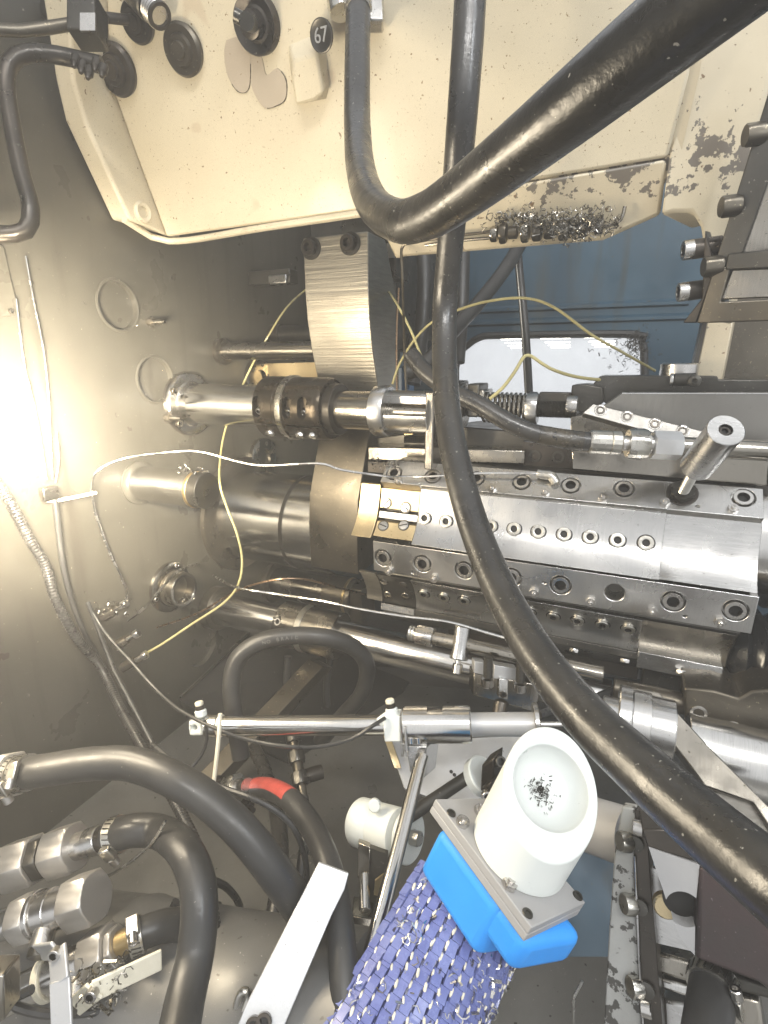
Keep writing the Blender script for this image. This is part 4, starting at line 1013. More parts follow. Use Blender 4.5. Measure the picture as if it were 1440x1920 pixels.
# ------------------------------------------------------------------ sump clutter
ob('sloped_rail', prism([P(578, 1235, 1.42), P(606, 1250, 1.40), P(395, 1475, 1.16), P(362, 1462, 1.17)], Vector((0, .05, -.03))), 'brown_steel', None, 'sloped flat steel rail crossing behind the air cylinder', 'rail', bevel=.002)
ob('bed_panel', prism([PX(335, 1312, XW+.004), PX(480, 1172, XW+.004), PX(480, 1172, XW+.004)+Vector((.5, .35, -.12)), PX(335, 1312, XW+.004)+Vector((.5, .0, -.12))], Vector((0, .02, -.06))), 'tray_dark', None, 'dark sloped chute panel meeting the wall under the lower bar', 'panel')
wire('panel_edge_rod', .004, [PX(338, 1308, XW+.012), PX(410, 1240, XW+.012), PX(478, 1175, XW+.012)], 'dark_steel', 'thin edge rod along the dark chute panel', 'rod')
ob('dark_backing', prism([P(560, 1240, 1.75), P(1450, 1300, 1.55), P(1450, 1480, 1.45), P(560, 1330, 1.7)], Vector((0, .03, 0))), 'tray_dark', None, 'flat dark backing sheet under the turret block', 'casting')  # flat near-black sheet closing the background below the turret
hose('loop_hose', .034, [(452, 1420, 33), (440, 1345, 33), (434, 1285, 33), (446, 1235, 33), (490, 1203, 33), (550, 1192, 33), (615, 1196, 33), (665, 1215, 32), (688, 1250, 31), (678, 1300, 30), (640, 1345, 29), (600, 1390, 28)], 'rubber_matte', 'black hose looping in an arch above the air cylinder')
lh_ = bpy.data.objects['loop_hose']
mk, _ = spline([P(a, b_, 34/w_) for a, b_, w_ in ((490, 1203, 33), (550, 1192, 33), (615, 1196, 33))], [1]*3, .0085)
for ch_, p, q in zip('NO BRAID SAE', mk[1:], mk[2:]):
    if ch_ == ' ': continue
    fc = bpy.data.curves.new('t', 'FONT'); fc.body = ch_; fc.size = .0095; fc.align_x = 'CENTER'; fc.align_y = 'CENTER'; fc.extrude = .0002
    fo = bpy.data.objects.new('text', fc); xx = (q-p).normalized(); zz = (-fw-xx*(-fw).dot(xx)).normalized()
    fo.matrix_basis = Matrix.Translation(p+zz*.0171) @ Matrix((xx, zz.cross(xx), zz)).transposed().to_4x4(); text_mesh(fo, 'printed_letter', 'tank_grey', lh_)
hose('rear_hose', .030, [(450, 1360, 22), (485, 1420, 25), (508, 1480, 28), (522, 1540, 31), (525, 1620, 34), (520, 1690, 36), (505, 1760, 38), (480, 1840, 41), (455, 1940, 46)], 'rubber', 'oily wet hose dropping straight down beside the red taped hose')
hose('rear_hose', .020, [(580, 1270, 14), (560, 1310, 14), (530, 1350, 14), (500, 1400, 14)], 'rubber', 'thin glossy hose leaning across the dark sump corner')
hose('rear_hose', .020, [(620, 1230, 13), (612, 1290, 13), (616, 1350, 13)], 'rubber_matte', 'thin dark hose inside the arch of the loop hose')
hose('rear_hose', .020, [(540, 1230, 13), (538, 1280, 13), (545, 1330, 13)], 'rubber_matte', 'thin dark hose hanging under the lower bar collar')
rtap = thing('taped_hose', 'black hose with a red tape band bending down past the white bar', 'hose', P(500, 1480, .95))
pw = [(440, 1475, 34), (470, 1478, 36), (505, 1479, 38), (545, 1500, 41), (583, 1548, 44), (612, 1610, 48), (630, 1680, 51), (640, 1760, 54), (646, 1850, 57), (648, 1960, 60)]
pp_ = [P(a, b_, 36/w_) for a, b_, w_ in pw]; p_, r_ = spline(pp_, [.018]*len(pp_))
ob('hose_body', sweep(p_, r_, 22), 'rubber_matte', rtap)
q = [i for i, v in enumerate(p_) if 478 < 720+F*(Mt @ v).x/(Mt @ v).y < 549]
ob('red_band', sweep([p_[i]+up*.0022-fw*.0012 for i in q], [.0168]*len(q), 22), 'red_tape', rtap)
ob('end_fitting', hexp(P(428, 1480, 1.0), P(448, 1474, .99), .022), 'zinc', rtap); ob('barb', cyl(P(446, 1476, .99), P(465, 1475, .97), .015), 'nickel', rtap)
brb = thing('hose_barbs', 'cluster of oily silver barbs and clips behind the red taped hose', 'fitting', P(425, 1480, 1.02))
for i in range(7):
    c = P(405+i*9, 1462+(i*29) % 44, 1.02); d = Vector((math.cos(i*2.1), -.4, math.sin(i*2.1))).normalized(); ob('barb', lathe(c, d, [(0, .010), (.008, .012), (.010, .007), (.018, .010), (.020, .006), (.03, .006)], 14), 'nickel' if i % 2 else 'black_oxide', brb)
vf = thing('inline_fitting', 'upright chain of dark hex fittings on a hose below the air cylinder', 'fitting', P(560, 1440, 1.05))
pa, pb_ = P(548, 1378, 1.1), P(570, 1500, 1.02); dv = pb_-pa
for t0, t1, r, k in ((0, .12, .014, 0), (.1, .3, .009, 1), (.28, .45, .016, 0), (.45, .62, .011, 1), (.6, .78, .017, 0), (.76, 1.02, .009, 1)):
    ob('hex_section' if k == 0 else 'tube_section', hexp(pa+dv*t0, pa+dv*t1, r) if k == 0 else cyl(pa+dv*t0, pa+dv*t1, r), 'dark_steel' if k == 0 else 'brown_steel', vf)
ob('side_port', cyl(pa+dv*.68, pa+dv*.68+M @ Vector((.04, .02, .003)), .014), 'black_oxide', vf)
hose('rear_hose', .019, [(570, 1495, 19), (572, 1570, 20), (562, 1650, 21), (552, 1720, 22)], 'rubber', 'glossy thin hose hanging from the upright hex fittings')

# drum tank lying in the sump
ta, tb = P(60, 1820, .86), P(700, 1960, .66)
ob('drum_tank', lathe(ta, tb-ta, [(0, .10), (.01, .115), (.2, .118), (.21, .121), (.22, .118), ((tb-ta).length-.01, .115), ((tb-ta).length, .10)], 64), 'tank_grey', None, 'grey round tank lying in the sump under the hoses', 'tank')
ma, mb_ = P(590, 1740, .84), P(655, 1935, .68)
ob('round_canister', lathe(ma, mb_-ma, [(0, .03), (.004, .052), (.15, .055), (.3, .055)], 48), 'steel_oily', None, 'bright round canister between the white bar and the woven sleeve', 'canister')
ob('cross_pin', cyl(P(600, 1765, .74), P(660, 1795, .70), .011, ch=.002), 'polished', None, 'short bright pin behind the taped hose', 'pin')

# aluminium arm
an = (M @ Vector((.10, -.85, .52))).normalized(); a0_ = P(560, 1760, .64)
def AP(px, py, l=0.): return PL(px, py, a0_, an)+an*l
apoly = [(598, 1616), (654, 1637), (646, 1668), (622, 1716), (524, 1945), (436, 1945), (462, 1882)]
al = thing('aluminium_arm', 'pale aluminium arm with angled top and two small screws', 'arm', AP(560, 1760))
ob('bar', prism([AP(*q) for q in apoly], -an*.022), 'aluminium', al, bevel=.001)
for q in ((565, 1706), (596, 1722)): ob('screw', lathe(AP(*q, -.001), an, [(0, .006), (.002, .0055), (.002, .0035), (.0005, .003), (.0004, .0005)], 16), 'nickel', al)
for q in ((495, 1915), (476, 1922)): tall(AP(*q, 0), an, .009, al, 'black_oxide')
lk = thing('wire_hook', 'bright wire hook beside the foot of the aluminium arm', 'hook', P(455, 1880, .66))
ob('hook', sweep(*spline(pts_d([(438, 1945, .64), (440, 1905, .64), (450, 1865, .64), (462, 1858, .64), (466, 1872, .64), (456, 1900, .635), (452, 1945, .63)]), [.0045]*7, .006), 10), 'zinc', lk)

# ------------------------------------------------------------------ lower left hoses, couplings and ball valves
def chain(t, p0, p1, segs):
    d = p1-p0
    for t0, t1, r, k, m in segs:
        a, b_ = p0+d*t0, p0+d*t1
        ob({'h': 'hex_section', 'c': 'tube_section', 'n': 'hex_nut', 'r': 'ring'}[k], hexp(a, b_, r, .05) if k in 'hn' else cyl(a, b_, r, ch=.001), 'nickel_cast' if k in 'hn' and m == 'nickel' else m, t, bevel=.0012 if k in 'hn' else 0)


def hclamp(t, c, d, r, screw):
    """worm-drive hose clamp: slotted band, housing, screw"""
    d = d.normalized()
    o = ob('clamp_band', lathe(c-d*.008, d, [(0, r), (0, r+.0018), (.0162, r+.0018), (.0162, r)], 36), 'zinc', t)
    s = screw.normalized(); q = c+s*(r+.005); tdir = d.cross(s).normalized()
    ob('clamp_housing', box(q, tdir, d, s, .012, .008, .0045), 'zinc', t, bevel=.002)
    ob('clamp_screw', lathe(q+tdir*.010, tdir, [(0, .0062), (.012, .0062), (.013, .005), (.013, .003), (.010, .002)], 16), 'nickel', t)
    gs = []
    for k in range(22):
        a = 2*math.pi*k/22; u, v = ortho(d); e_ = u*math.cos(a)+v*math.sin(a); tt = -u*math.sin(a)+v*math.cos(a)
        gs.append(box(c+e_*(r+.0021), (d+tt*.25).normalized(), tt, e_, .006, .0008, .0004))
    ob('band_slots', join(*gs), 'dark_steel', o, kind='stuff')


D = .044
hA = thing('upper_left_hose', 'fat black hose leaving a clamped coupling and sweeping across the sump', 'hose', P(60, 1450, .7))
pw = [(40, 1450, 58), (90, 1443, 59), (170, 1432, 60), (250, 1433, 61), (330, 1463, 63), (400, 1508, 64), (460, 1565, 65), (515, 1635, 65), (560, 1700, 63), (600, 1770, 58), (630, 1850, 54)]
pA_ = [P(a, b_, D*F/w_) for a, b_, w_ in pw]; p_, r_ = spline(pA_, [D/2]*len(pA_))
ob('hose_body', sweep(p_, r_, 26), 'rubber_matte', hA)
d = pA_[1]-pA_[0]; chain(hA, pA_[0]-d*1.8, pA_[0]+d*.3, [(0, .35, .026, 'h', 'nickel'), (.33, .5, .022, 'c', 'brass'), (.45, .72, .029, 'h', 'nickel'), (.7, 1.0, .019, 'c', 'nickel')])
hclamp(hA, pA_[0]+d*.12, d, D/2+.001, -fw+up*.6); hclamp(hA, pA_[0]-d*.25, d, D/2+.001, -fw-up*.3)
hB = thing('middle_left_hose', 'black hose clamped to a hex coupling chain, bending down steeply', 'hose', P(240, 1560, .68))
pw = [(208, 1567, 46), (250, 1556, 50), (300, 1560, 58), (342, 1590, 63), (368, 1645, 66), (374, 1710, 68), (366, 1790, 70), (348, 1870, 74), (330, 1960, 80)]
D = .044; pB_ = [P(a, b_, D*F/w_*1.0) for a, b_, w_ in pw[2:]]; pB_ = [P(208, 1567, .78), P(252, 1557, .765)]+pB_
p_, r_ = spline(pB_, [D/2]*len(pB_)); ob('hose_body', sweep(p_, r_, 26), 'rubber_matte', hB)
q1, q0 = P(214, 1566, .78), P(-30, 1640, .80)
chain(hB, q0, q1, [(0, .2, .026, 'c', 'nickel'), (.19, .42, .031, 'h', 'nickel'), (.40, .5, .026, 'h', 'dark_steel'), (.5, .54, .019, 'c', 'black_oxide'), (.53, .72, .031, 'n', 'nickel'), (.71, .82, .0185, 'c', 'nickel'), (.80, .9, .0195, 'c', 'steel'), (.88, 1.04, .018, 'c', 'black_oxide')])
hclamp(hB, P(219, 1565, .777), q1-q0, D/2+.001, -fw-up*.5)


def valve(name, label, q0, q1, segs, s_at, lever, lm, text=None):
    t = thing(name, label, 'valve', q0); chain(t, q0, q1, segs)
    d = (q1-q0); c = q0+d*s_at; dn = d.normalized()
    vd = (-fw*.75-up*.65); vd = (vd-dn*vd.dot(dn)).normalized()
    ob('bonnet', cyl(c, c+vd*.042, .014, ch=.001), 'nickel', t); st = c+vd*.042
    ob('lever_nut', hexp(st, st+vd*.010, .0115), 'dark_steel', t)
    L = [st+vd*.004]+lever; side = None
    wv_ = []
    for i in range(len(L)-1):
        e_ = (L[i+1]-L[i]); n_ = (-fw-e_.normalized()*(-fw).dot(e_.normalized())).normalized(); s_ = e_.normalized().cross(n_)
        ob('lever', box((L[i]+L[i+1])/2, e_.normalized(), s_, n_, e_.length/2+.002, .0125, .0022), lm, t, bevel=.0015)
    tall(L[1]-fw*.003, -fw, .007, t, 'nickel', 'lever_screw')
    if text:
        fc = bpy.data.curves.new('t', 'FONT'); fc.body = text; fc.size = .019; fc.align_x = 'CENTER'; fc.align_y = 'CENTER'; fc.extrude = .0007
        fo = bpy.data.objects.new('text', fc); cc = q0+d*text_at; zz = (-fw-dn*(-fw).dot(dn)).normalized(); yy = zz.cross(dn)
        fo.matrix_basis = Matrix.Translation(cc+zz*.0215) @ Matrix((dn, yy, zz)).transposed().to_4x4()
        text_mesh(fo, 'raised_marking', 'nickel', t)
    return t


text_at = .62
valve('ball_valve', 'upper nickel ball valve with its pale lever hanging straight down', P(-40, 1748, .74), P(182, 1680, .72),
      [(0, .36, .0195, 'c', 'polished'), (.35, .5, .027, 'h', 'nickel'), (.5, .54, .029, 'r', 'nickel'), (.54, .80, .0255, 'c', 'nickel'), (.62, .66, .0265, 'r', 'nickel'), (.79, 1.0, .030, 'h', 'nickel')], .62,
      [P(108, 1782, .63), P(113, 1840, .61), P(118, 1960, .585)], 'aluminium')
text_at = .60
valve('ball_valve', 'lower nickel ball valve marked DN with its lever pointing along the tank', P(10, 1872, .70), P(262, 1752, .70),
      [(0, .30, .021, 'c', 'polished'), (.29, .34, .026, 'r', 'cream_thread'), (.34, .62, .0225, 'c', 'nickel'), (.48, .5, .0235, 'r', 'nickel'), (.60, .63, .024, 'r', 'nickel'), (.62, .80, .027, 'h', 'nickel'), (.80, .85, .021, 'n', 'nickel'), (.85, 1.0, .015, 'c', 'brass')], .56,
      [P(176, 1858, .62), P(300, 1800, .66)], 'cream_thread', 'DN')
chips('metal_chips', [P(random.gauss(185, 22), random.gauss(1850, 18), .63) for _ in range(60)], 'swarf', 'wet metal chips around the lower valve lever', 'chips', s=.008)
hC = thing('lower_left_hose', 'black hose clamped to the lower valve and vanishing behind the steep hose', 'hose', P(260, 1752, .7))
pw = [(246, 1760, .7), (285, 1742, .71), (330, 1733, .73), (380, 1745, .76), (420, 1790, .78), (440, 1860, .78), (440, 1960, .76)]
p_, r_ = spline(pts_d(pw), [.0195]*7); ob('hose_body', sweep(p_, r_, 22), 'rubber_matte', hC)
hclamp(hC, P(256, 1756, .7), P(285, 1742, .71)-P(246, 1760, .7), .0205, -fw*.5+up)
hose('rear_hose', .036, [(395, 1700, 40), (404, 1780, 42), (398, 1860, 45), (385, 1960, 48)], 'rubber_matte', 'black hose running down behind the corrugated conduit')
wire('black_cable', .006, [(330, 1690, .8), (305, 1740, .8), (285, 1800, .8), (278, 1850, .78), (295, 1890, .76), (330, 1910, .74)], 'cable', 'black cable curling over the round tank', 'cable')
wire('black_cable', .0055, [(60, 1855, .66), (20, 1880, .66), (80, 1900, .66), (160, 1898, .68), (240, 1885, .7)], 'cable', 'shiny black cable curling under the lower valve', 'cable')
wire('black_cable', .006, [(395, 1650, .85), (420, 1660, .86), (440, 1680, .88), (450, 1700, .9)], 'cable', 'short black cable arching behind the conduit', 'cable')
wire('clear_line', .0022, [(310, 1540, .7), (285, 1580, .72), (240, 1620, .75), (190, 1650, .78)], 'wire', 'fine clear line slanting from the steep hose to the upper valve', 'line')
ob('corner_block', box(P(0, 1851, .6), rt, up, fw, .0140, .026, .015), 'steel_oily', None, 'pale block beside the lower valve pipe', 'block', bevel=.003)

# ------------------------------------------------------------------ air cylinder
ac = thing('air_cylinder', 'stainless air cylinder with white elbow fittings and front sleeve', 'cylinder', P(700, 1362, .92))
cA, cB = P(370, 1361, .97), P(1012, 1358, .87); cd = cB-cA; ca = cd.normalized()
def CX(px):
    k = (px-720)/F; a, d_ = Mt @ cA, Mt @ cd; t = (k*a.y-a.x)/(d_.x-k*d_.y); return cA+cd*t
ob('tube', cyl(CX(402), CX(735), .0170, n=40), 'polished', ac)
ob('rear_ring', cyl(CX(388), CX(412), .0195, n=36, ch=.002), 'steel', ac)
cu = (up-ca*up.dot(ca)).normalized(); cv = ca.cross(cu)
ob('clevis', box(CX(372), ca, cu, cv, .013, .014, .012), 'grey_white', ac, bevel=.005, seg=3, cuts=[cyl(CX(370)-cv*.05, CX(370)+cv*.05, .005, n=14)])
ob('port_block', box(CX(738), ca, cu, cv, .014, .0205, .02), 'grey_white', ac, bevel=.002)
ob('clamp_plate', box(CX(753)-cu*.014, ca, cu, cv, .0022, .034, .014), 'steel', ac, bevel=.001)
rB = .0300
ob('body_sleeve', lathe(CX(757), cd, [(0, rB-.002), (.002, rB), ((CX(884)-CX(757)).length-.002, rB), ((CX(884)-CX(757)).length, rB-.002)], 48), 'polished', ac, cuts=[box(CX(818)+cu*(rB+.012), ca, cu, cv, .013, .018, .05)])
ob('front_sleeve', cyl(CX(882), CX(1003), .0190, n=40), 'aluminium', ac)
ob('end_disc', lathe(CX(1001), cd, [(0, .033), (.001, .034), (.007, .034), (.008, .033)], 44), 'steel', ac)
ob('piston_rod', cyl(CX(1008), CX(1125), .0046, n=16), 'polished', ac)
for px, lab in ((381, 'rear'), (738, 'front')):
    c = CX(px)+cu*.018-cv*.004 if cv.dot(fw) > 0 else CX(px)+cu*.018+cv*.004
    lean = (cu-ca*.12).normalized()
    e_ = ob('elbow_fitting', join(cyl(c, c+lean*.013, .0105, n=20, ch=.002), ), 'grey_white', ac)
    ob('elbow_neck', join(cyl(c+lean*.012, c+lean*.020, .007, n=16), cyl(c+lean*.014, c+lean*.017, .0085, n=16)), 'black_oxide', e_)
    ob('elbow_tip', cyl(c+lean*.020, c+lean*.028, .0075, n=18, ch=.0015), 'cream_thread', e_)
    if px == 738: ob('elbow_arm', cyl(c+lean*.004, c-ca*.024-cu*.010-fw*.008, .0085, n=18, ch=.0015), 'grey_white', e_)
ob('tube_strap', lathe(CX(414), cd, [(-.002, .0172), (-.002, .019), (.002, .019), (.002, .0172)], 28), 'cream_thread', ac)
mb = thing('cylinder_mount', 'small steel mount with two screws hanging under the air cylinder', 'mount', P(785, 1420, .9))
ob('shelf', box(P(778, 1388, .905), ca, cu, cv, .022, .0022, .016), 'steel', mb, bevel=.001)
ob('front_leaf', box(P(763, 1385, .885), ca, cu, cv, .002, .024, .014), 'steel', mb, bevel=.001)
ob('block', prism([P(762, 1398, .885), P(800, 1400, .88), P(792, 1462, .88), P(768, 1448, .885)], M @ Vector((.026, .04, .0))), 'steel', mb, bevel=.0015)
for px in (770, 784): tall(P(px, 1389, .882), cu, .0075, mb, 'nickel', 'screw')
ra, rb2 = P(792, 1418, .875), P(688, 1816, .655)
rod = thing('support_rod', 'bright straight support rod running down from the cylinder mount', 'rod', rb2)
ob('rod', lathe(rb2, ra-rb2, [(0, .0092), (.0015, .0105), ((ra-rb2).length, .0105)], 32), 'polished', rod)
ob('end_hole', lathe(rb2, rb2-ra, [(0, .0045), (.0006, .0045), (.0007, .003)], 16), 'hole', rod)
bpn = (M @ Vector((-.05, -.75, .66))).normalized(); bpp = P(880, 1450, 1.02)
bpl = ob('base_plate', prism([PL(*q, bpp, bpn) for q in ((728, 1390), (1010, 1378), (1012, 1520), (832, 1505), (758, 1478))], -bpn*.012), 'aluminium', None, 'flat pale base plate behind the white cup', 'plate', bevel=.001)
for q in ((852, 1453), (846, 1447), (985, 1420)): ob('hole', lathe(PL(*q, bpp, bpn)+bpn*.0005, bpn, [(0, .0035), (.0004, .003)], 12), 'hole', bpl)
ob('cream_strip', prism([P(718, 1378, 1.05), P(730, 1378, 1.05), P(752, 1440, 1.02), P(740, 1440, 1.02)], fw*.01), 'bronze_plate', None, 'narrow tan strip hanging below the air cylinder', 'strip')

# black pivot rod with grey wheel
pv = thing('pivot_rod', 'dark rod ending in a grey disc and black clamp beside the cup', 'rod', P(790, 1520, .86))
ob('rod', cyl(P(768, 1530, .84), P(905, 1438, .92), .0105), 'dark_steel', pv)
c = P(903, 1455, .90); dd = (P(940, 1435, .88)-P(880, 1470, .93)).normalized()
ob('grey_disc', lathe(c-dd*.010, dd, [(0, .030), (.002, .032), (.016, .032), (.018, .030)], 40), 'grey_white', pv)
ob('clamp_block', box(P(922, 1442, .87), dd, dd.cross(Z_).normalized(), Z_, .016, .018, .026), 'black_oxide', pv, bevel=.003)
ob('clamp_block', box(P(918, 1478, .86), dd, dd.cross(Z_).normalized(), Z_, .012, .014, .016), 'black_oxide', pv, bevel=.003)
tall(P(935, 1428, .85), -fw+dd, .009, pv, 'dark_steel', 'screw'); tall(P(912, 1490, .84), -fw, .008, pv, 'nickel', 'screw')

# white roller
wa, wb = P(672, 1540, .90), P(748, 1562, .85); wd = (wb-wa).normalized(); wr_ = .0375
ro = thing('white_roller', 'white plastic roller of two drums with a bolted end flange', 'roller', P(712, 1550, .82))
L1 = (wb-wa).length
ob('drum', lathe(wa, wd, [(0, wr_*.93), (.004, wr_), (L1*.40, wr_), (L1*.47, wr_*.90)], 48), 'white_plastic', ro)
ob('drum', lathe(wa+wd*L1*.475, wd, [(0, wr_*.95), (.002, wr_*.97), (L1*.52, wr_*.97), (L1*.53, wr_*.94)], 48), 'white_plastic', ro)
ob('end_flange', lathe(wb+wd*.016, wd, [(-.003, wr_*.5), (-.003, wr_*1.02), (0, wr_*1.05), (.006, wr_*1.05), (.008, wr_*1.0)], 48), 'white_plastic', ro)
ob('end_bolt', hexp(wb+wd*.022, wb+wd*.040, .010), 'zinc', ro); ob('axle', cyl(wa-wd*.012, wb+wd*.02, .009), 'nickel', ro)
for s_ in (.010, -.014): nut(wa-wd*.008+up*s_, -wd, .008, ro, 'nickel')
ob('clear_stop', lathe(P(702, 1510, .85), (-fw+up*.3), [(-.006, .010), (.004, .010), (.006, .008), (.006, .002)], 20), 'grey_white', ro)
rs = thing('roller_stand', 'grey steel stand with a round pin carrying the white roller', 'stand', P(685, 1800, .78))
ob('stand_plate', prism([P(672, 1580, .83), P(694, 1588, .82), P(692, 1664, .80), P(686, 1660, .80), P(670, 1645, .81)], fw*.012), 'steel_oily', rs, bevel=.001)
ob('stand_plate', prism([P(694, 1590, .82), P(728, 1602, .81), P(722, 1690, .79), P(690, 1700, .8)], fw*.01), 'dark_steel', rs)
ob('pin', cyl(P(683, 1640, .81), P(684, 1708, .77), .0085, ch=.001), 'polished', rs)
ob('block', prism([P(660, 1718, .775), P(700, 1724, .765), P(702, 1840, .72), P(668, 1840, .725), P(658, 1760, .75)], fw*.04), 'steel_oily', rs, bevel=.001)
ob('block_top', prism([P(660, 1717, .7755), P(701, 1723, .7655), P(712, 1695, .80), P(670, 1690, .81)], -up*.004), 'steel', rs)
for q in ((688, 1745), (690, 1790)): ob('screw', lathe(P(*q, .755 if q[1] < 1770 else .738), -fw, [(0, .004), (.002, .0035), (.002, .001)], 12), 'nickel', rs)
ob('yellow_label', prism([P(703, 1652, .79), P(722, 1638, .79), P(713, 1672, .79), P(711, 1680, .79), P(701, 1678, .79)], fw*.004), 'bronze_plate', None, 'small yellow label scrap behind the support rod', 'label')

# ------------------------------------------------------------------ cup, plate, blue rubber and woven sleeve
cb, ct = P(972, 1592, .640), P(1066, 1424, .600); cx = (ct-cb).normalized(); Lc = (ct-cb).length
plt = thing('cup_plate', 'grey double plate with nuts carrying the white cup', 'plate', cb)
top = [PL(*q, cb, cx) for q in ((816, 1498), (926, 1496), (1098, 1692), (997, 1740))]
ob('upper_plate', prism(top, -cx*.0105), 'grey_plastic', plt, bevel=.0012)
ob('lower_plate', prism([p-cx*.011 for p in top], -cx*.0105), 'grey_plastic', plt, bevel=.0012)
for q, k in (((866, 1545), 1), ((954, 1661), 1), ((899, 1523), 1), ((846, 1525), 0), ((989, 1713), 0), ((1083, 1680), 0)):
    p = PL(*q, cb, cx)
    if k: nut(p+cx*.001, cx, .0075, plt, 'nickel'); ob('stud_end', cyl(p, p+cx*.010, .004, n=12), 'nickel', plt)
    else: ob('screw', lathe(p+cx*.0004, cx, [(0, .006), (.0012, .0055), (.0012, .003), (-.003, .0028), (-.0031, .0005)], 16), 'dark_steel', plt)
cup = thing('white_cup', 'thick white plastic cup with an oblique mouth, round hollow and fine chips inside', 'cup', cb)
Ro, Ri = .0575, .0465
mn = (cx*.70-fw*.70).normalized(); mc = cb+cx*(Lc*.67)
ob('cup_body', cyl(cb, cb+cx*.22, Ro, n=96), 'white_plastic', cup, bevel=.0055, seg=4, sm=30,
   cuts=[box(mc+mn*.2, *ortho(mn), mn, .4, .4, .2), lathe(mc+(cx-mn*cx.dot(mn)).normalized()*.004+mn*.03, -mn, [(0, Ri), (.032, Ri-.001), (.041, Ri-.005), (.048, Ri-.011), (.053, Ri-.020), (.0555, Ri-.032), (.056, .002)], 64)])
u, v = ortho(mn)
fine_ = []
for _ in range(170):
    a, rr = random.uniform(0, 6.28), abs(random.gauss(0, .012)); fine_.append(mc-mn*.0255+(u*math.cos(a)+v*math.sin(a))*rr*.9+up*.003)
chips('fine_chips', fine_, 'dark_steel', 'fine dark metal chips lying in the white cup', 'chips', s=.0022, curl=.2)
e1_, e2_ = (top[3]-top[0]), (top[1]-top[0])
def PT(s, t, h): return top[0]+e1_*s+e2_*t-cx*(.0225+h)
blue = thing('blue_rubber_block', 'bright blue rubber block stepped at one end under the grey plate', 'block', PT(.5, .5, .06))
ob('main_block', prism([PT(.12, .0, 0), PT(.80, .0, 0), PT(.80, .98, 0), PT(.12, .98, 0)], -cx*.078), 'blue_rubber', blue, bevel=.012, seg=4)
ob('end_lobe', prism([PT(.70, .03, 0), PT(1.02, .03, 0), PT(1.02, .95, 0), PT(.70, .95, 0)], -cx*.048), 'blue_rubber', blue, bevel=.012, seg=4)
# woven sleeve
slv = thing('woven_sleeve', 'purple woven plastic sleeve with cream stitches below the blue block', 'sleeve', P(800, 1900, .62))
m0, m1 = P(893, 1738, .665), P(786, 1945, .60); sdv = m1-m0; sa = sdv.normalized()
su = (P(985, 1820, .66)-P(795, 1650, .66)); su = (su-sa*su.dot(sa)).normalized(); sn = sa.cross(su)
if sn.dot(fw) > 0: sn = -sn
RS = .089
def SP(th, s, l=0.): return m0+sa*s+su*((RS+l)*math.sin(th))+sn*((RS+l)*math.cos(th)-RS*.72)
gs = []
nth = 24
V, Fc = [], []
for i in range(2):
    s = -.02 if i == 0 else .33
    for k in range(nth+1): V.append(SP(-1.25+2.5*k/nth, s, -.008))
for k in range(nth): Fc.append((k, k+1, nth+2+k, nth+1+k))
V += [v-sn*.02 for v in V]; n2_ = 2*(nth+1)
Fc += [tuple(reversed([i+n2_ for i in f])) for f in Fc]
ob('sleeve_base', (V, Fc), 'purple', slv, sm=60)
ncol, nrow = 17, 20
def mk_link(): return join(box(O0, X_, Y_, Z_, .0057, .0078, .0028), box(Vector((0, .0085, -.0022)), X_, Y_, Z_, .0052, .003, .0020))
beads = []; cnt = 0
for i in range(ncol):
    th = -1.22+2.44*i/(ncol-1)
    for j in range(nrow):
        s = -.008+j*.0160+(i % 2)*.0080
        if s > .32: continue
        if 960-F*(Mt @ SP(th, s)).z/(Mt @ SP(th, s)).y > 1945: continue
        p = SP(th, s, random.uniform(-.0012, .0012)); nn = (su*math.sin(th)+sn*math.cos(th)).normalized(); xx = sa.cross(nn).normalized()
        if ('link', 'purple') not in CACHE:
            me = build(mk_link()); me.materials.append(MATS['purple']); me.name = 'link'; CACHE[('link', 'purple')] = me
        o = bpy.data.objects.new('link', CACHE[('link', 'purple')]); tilt = random.gauss(0, .05)
        o.matrix_basis = Matrix.Translation(p) @ (Matrix((xx, sa, nn)).transposed().to_4x4()) @ Matrix.Rotation(.20+tilt, 4, 'X') @ Matrix.Rotation(.12+random.gauss(0, .03), 4, 'Z')
        link(o, slv, None, None, None, None)
        q = SP(th+.075, s+.0080+random.gauss(0, .001), .0022)
        n3_ = 6; k = random.uniform(.75, 1.1)
        if random.random() < .82: beads.append(lathe(q-sa*.0052*k, sa+xx*random.gauss(-.25, .2), [(0, .0006), (.0015*k, .0019*k), (.0075*k, .0019*k), (.0098*k, .0006)], 8))
ob('cream_stitches', join(*beads), 'cream_thread', slv, kind='stuff')
chips('metal_chips', [SP(random.uniform(-1.1, 1.1), random.uniform(-.03, .3), random.uniform(.001, .006)) for _ in range(240)], 'wire', 'bright metal chips caught in the purple woven sleeve', 'chips', s=.0065, curl=.5)

